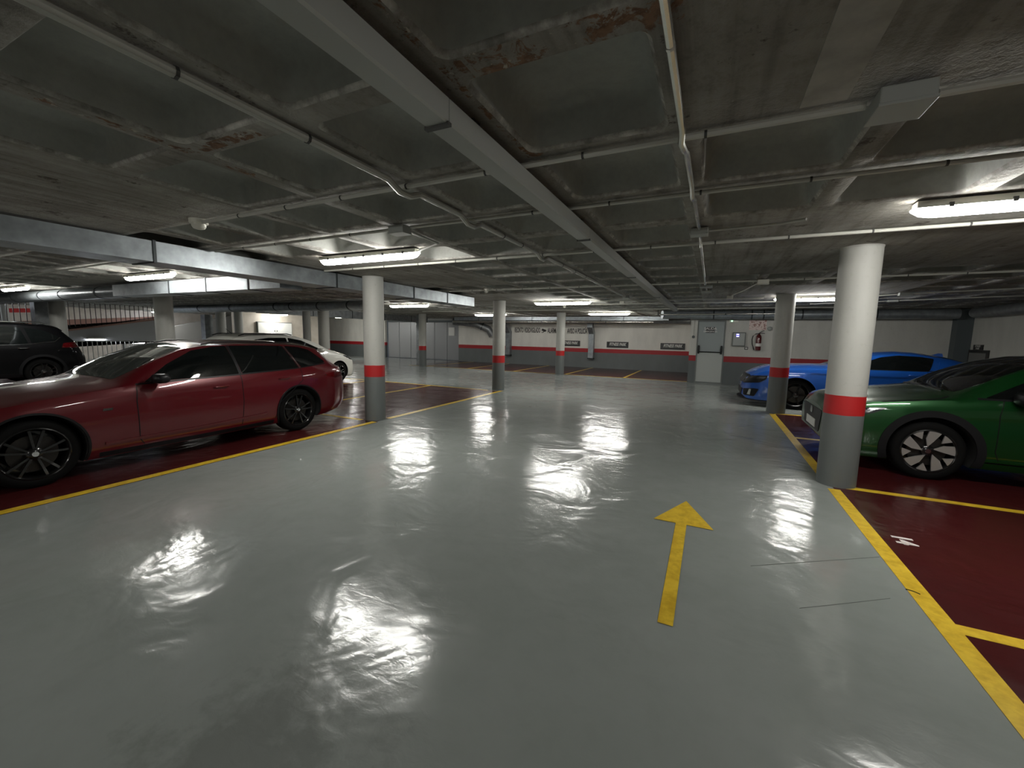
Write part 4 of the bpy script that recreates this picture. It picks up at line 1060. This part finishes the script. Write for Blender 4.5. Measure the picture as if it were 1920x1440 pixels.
wht.mirror(1.52, 1.02, 'car_white'); wht.handle(2.1, .86, 'car_white'); wht.handle(3.1, .88, 'car_white')
MB().tube([(3.45, 0, 1.45), (3.62, 0, 1.60)], [.009, .004], 6).blob((3.43, 0, 1.45), (.04, .03, .02)).build('antenna', 'black', wht.root, True)
for sg in (-1, 1): MB().tube([(2.2, sg*.58, 1.46), (2.35, sg*.58, 1.49), (3.5, sg*.565, 1.475), (3.65, sg*.555, 1.43)], .013, 8).build('roof_rail', 'black', wht.root, True)

# ---- dark suv (nose towards -y)
suv = Car('suv_car', 'dark blue-black suv at the far left edge behind the red car bonnet', (-16.92, .92, 0), PI/2, dict(
    L=4.5, hw=.92, paint='car_black', axles=(.85, 3.62), Rw=.36, ra=.40, dra=.015, rim=.235, spokes='double', spokemat='rimblack',
    W=[(0, .72), (.05, .8), (.15, .88), (.35, .955), (.7, 1), (3.9, 1), (4.25, .96), (4.4, .91), (4.5, .82)],
    zt=[(0, .75), (.05, .86), (.15, .93), (.4, 1.0), (1.0, 1.07), (1.3, 1.12), (1.7, 1.38), (2.1, 1.58), (2.5, 1.645), (3.2, 1.66), (3.8, 1.62), (4.05, 1.57), (4.12, 1.50), (4.35, 1.2), (4.42, 1.05), (4.5, .8)],
    zs=[(0, .68), (.1, .83), (.4, .92), (1.0, .99), (1.4, 1.03), (2.5, 1.04), (3.5, 1.08), (4.2, 1.1), (4.5, .75)],
    zb=[(0, .36), (.1, .25), (.3, .22), (4.0, .24), (4.3, .3), (4.5, .42)],
    wt=[(0, .6), (.4, .74), (1.2, .80), (1.4, .79), (2.1, .70), (2.6, .68), (3.8, .65), (4.1, .63), (4.3, .7), (4.5, .72)],
    dz=[(0, .06), (1.2, .05), (1.7, .04), (2.2, .05), (2.8, .06), (4.0, .06), (4.2, .05), (4.5, .04)]))
suv.both(suv.patch, 'front_door_window', [(1.6, 1.08), (1.9, 1.33), (2.2, 1.50), (2.6, 1.545), (2.62, 1.09)], 'glass', rnd=.03)
suv.both(suv.patch, 'rear_door_window', [(2.67, 1.09), (2.65, 1.547), (3.1, 1.55), (3.32, 1.53), (3.4, 1.12)], 'glass', rnd=.03)
suv.both(suv.patch, 'rear_quarter_window', [(3.46, 1.13), (3.40, 1.52), (3.7, 1.48), (4.0, 1.30), (3.9, 1.2)], 'glass', rnd=.03)
suv.both(suv.strip, 'window_trim', [(1.5, 1.055), (2.6, 1.07), (3.4, 1.10), (3.9, 1.17), (4.03, 1.28)], .016, 'chrome')
suv.both(suv.patch, 'tail_lamp', [(4.0, 1.0), (4.05, 1.12), (4.36, 1.16), (4.40, 1.0)], 'taillamp', .008, rnd=.02)
suv.patch('windscreen', 'top', [(1.32, -.6), (1.28, 0), (1.32, .6), (2.0, .56), (2.1, 0), (2.0, -.56)], 'glass', .004, rnd=.03)
suv.patch('rear_window', 'rear', [(-.52, 1.5), (.52, 1.5), (.6, 1.22), (-.6, 1.22)], 'glass', rnd=.04)
suv.patch('rear_spoiler', 'top', [(3.9, -.55), (3.9, .55), (4.14, .52), (4.14, -.52)], 'car_black', .03, rnd=.03)
suv.mirror(1.75, 1.1, 'black'); suv.handle(2.42, .97, 'chrome'); suv.handle(3.3, 1.0, 'chrome')
suv.arch_trim(.06); suv.both(suv.strip, 'sill_trim', [(1.3, .30), (3.2, .30)], .09, 'archblack', .01)
for sg in (-1, 1): MB().tube([(2.3, sg*.62, 1.60), (2.45, sg*.62, 1.675), (3.7, sg*.60, 1.67), (3.85, sg*.59, 1.61)], .015, 8).build('roof_rail', 'chrome', suv.root, True)
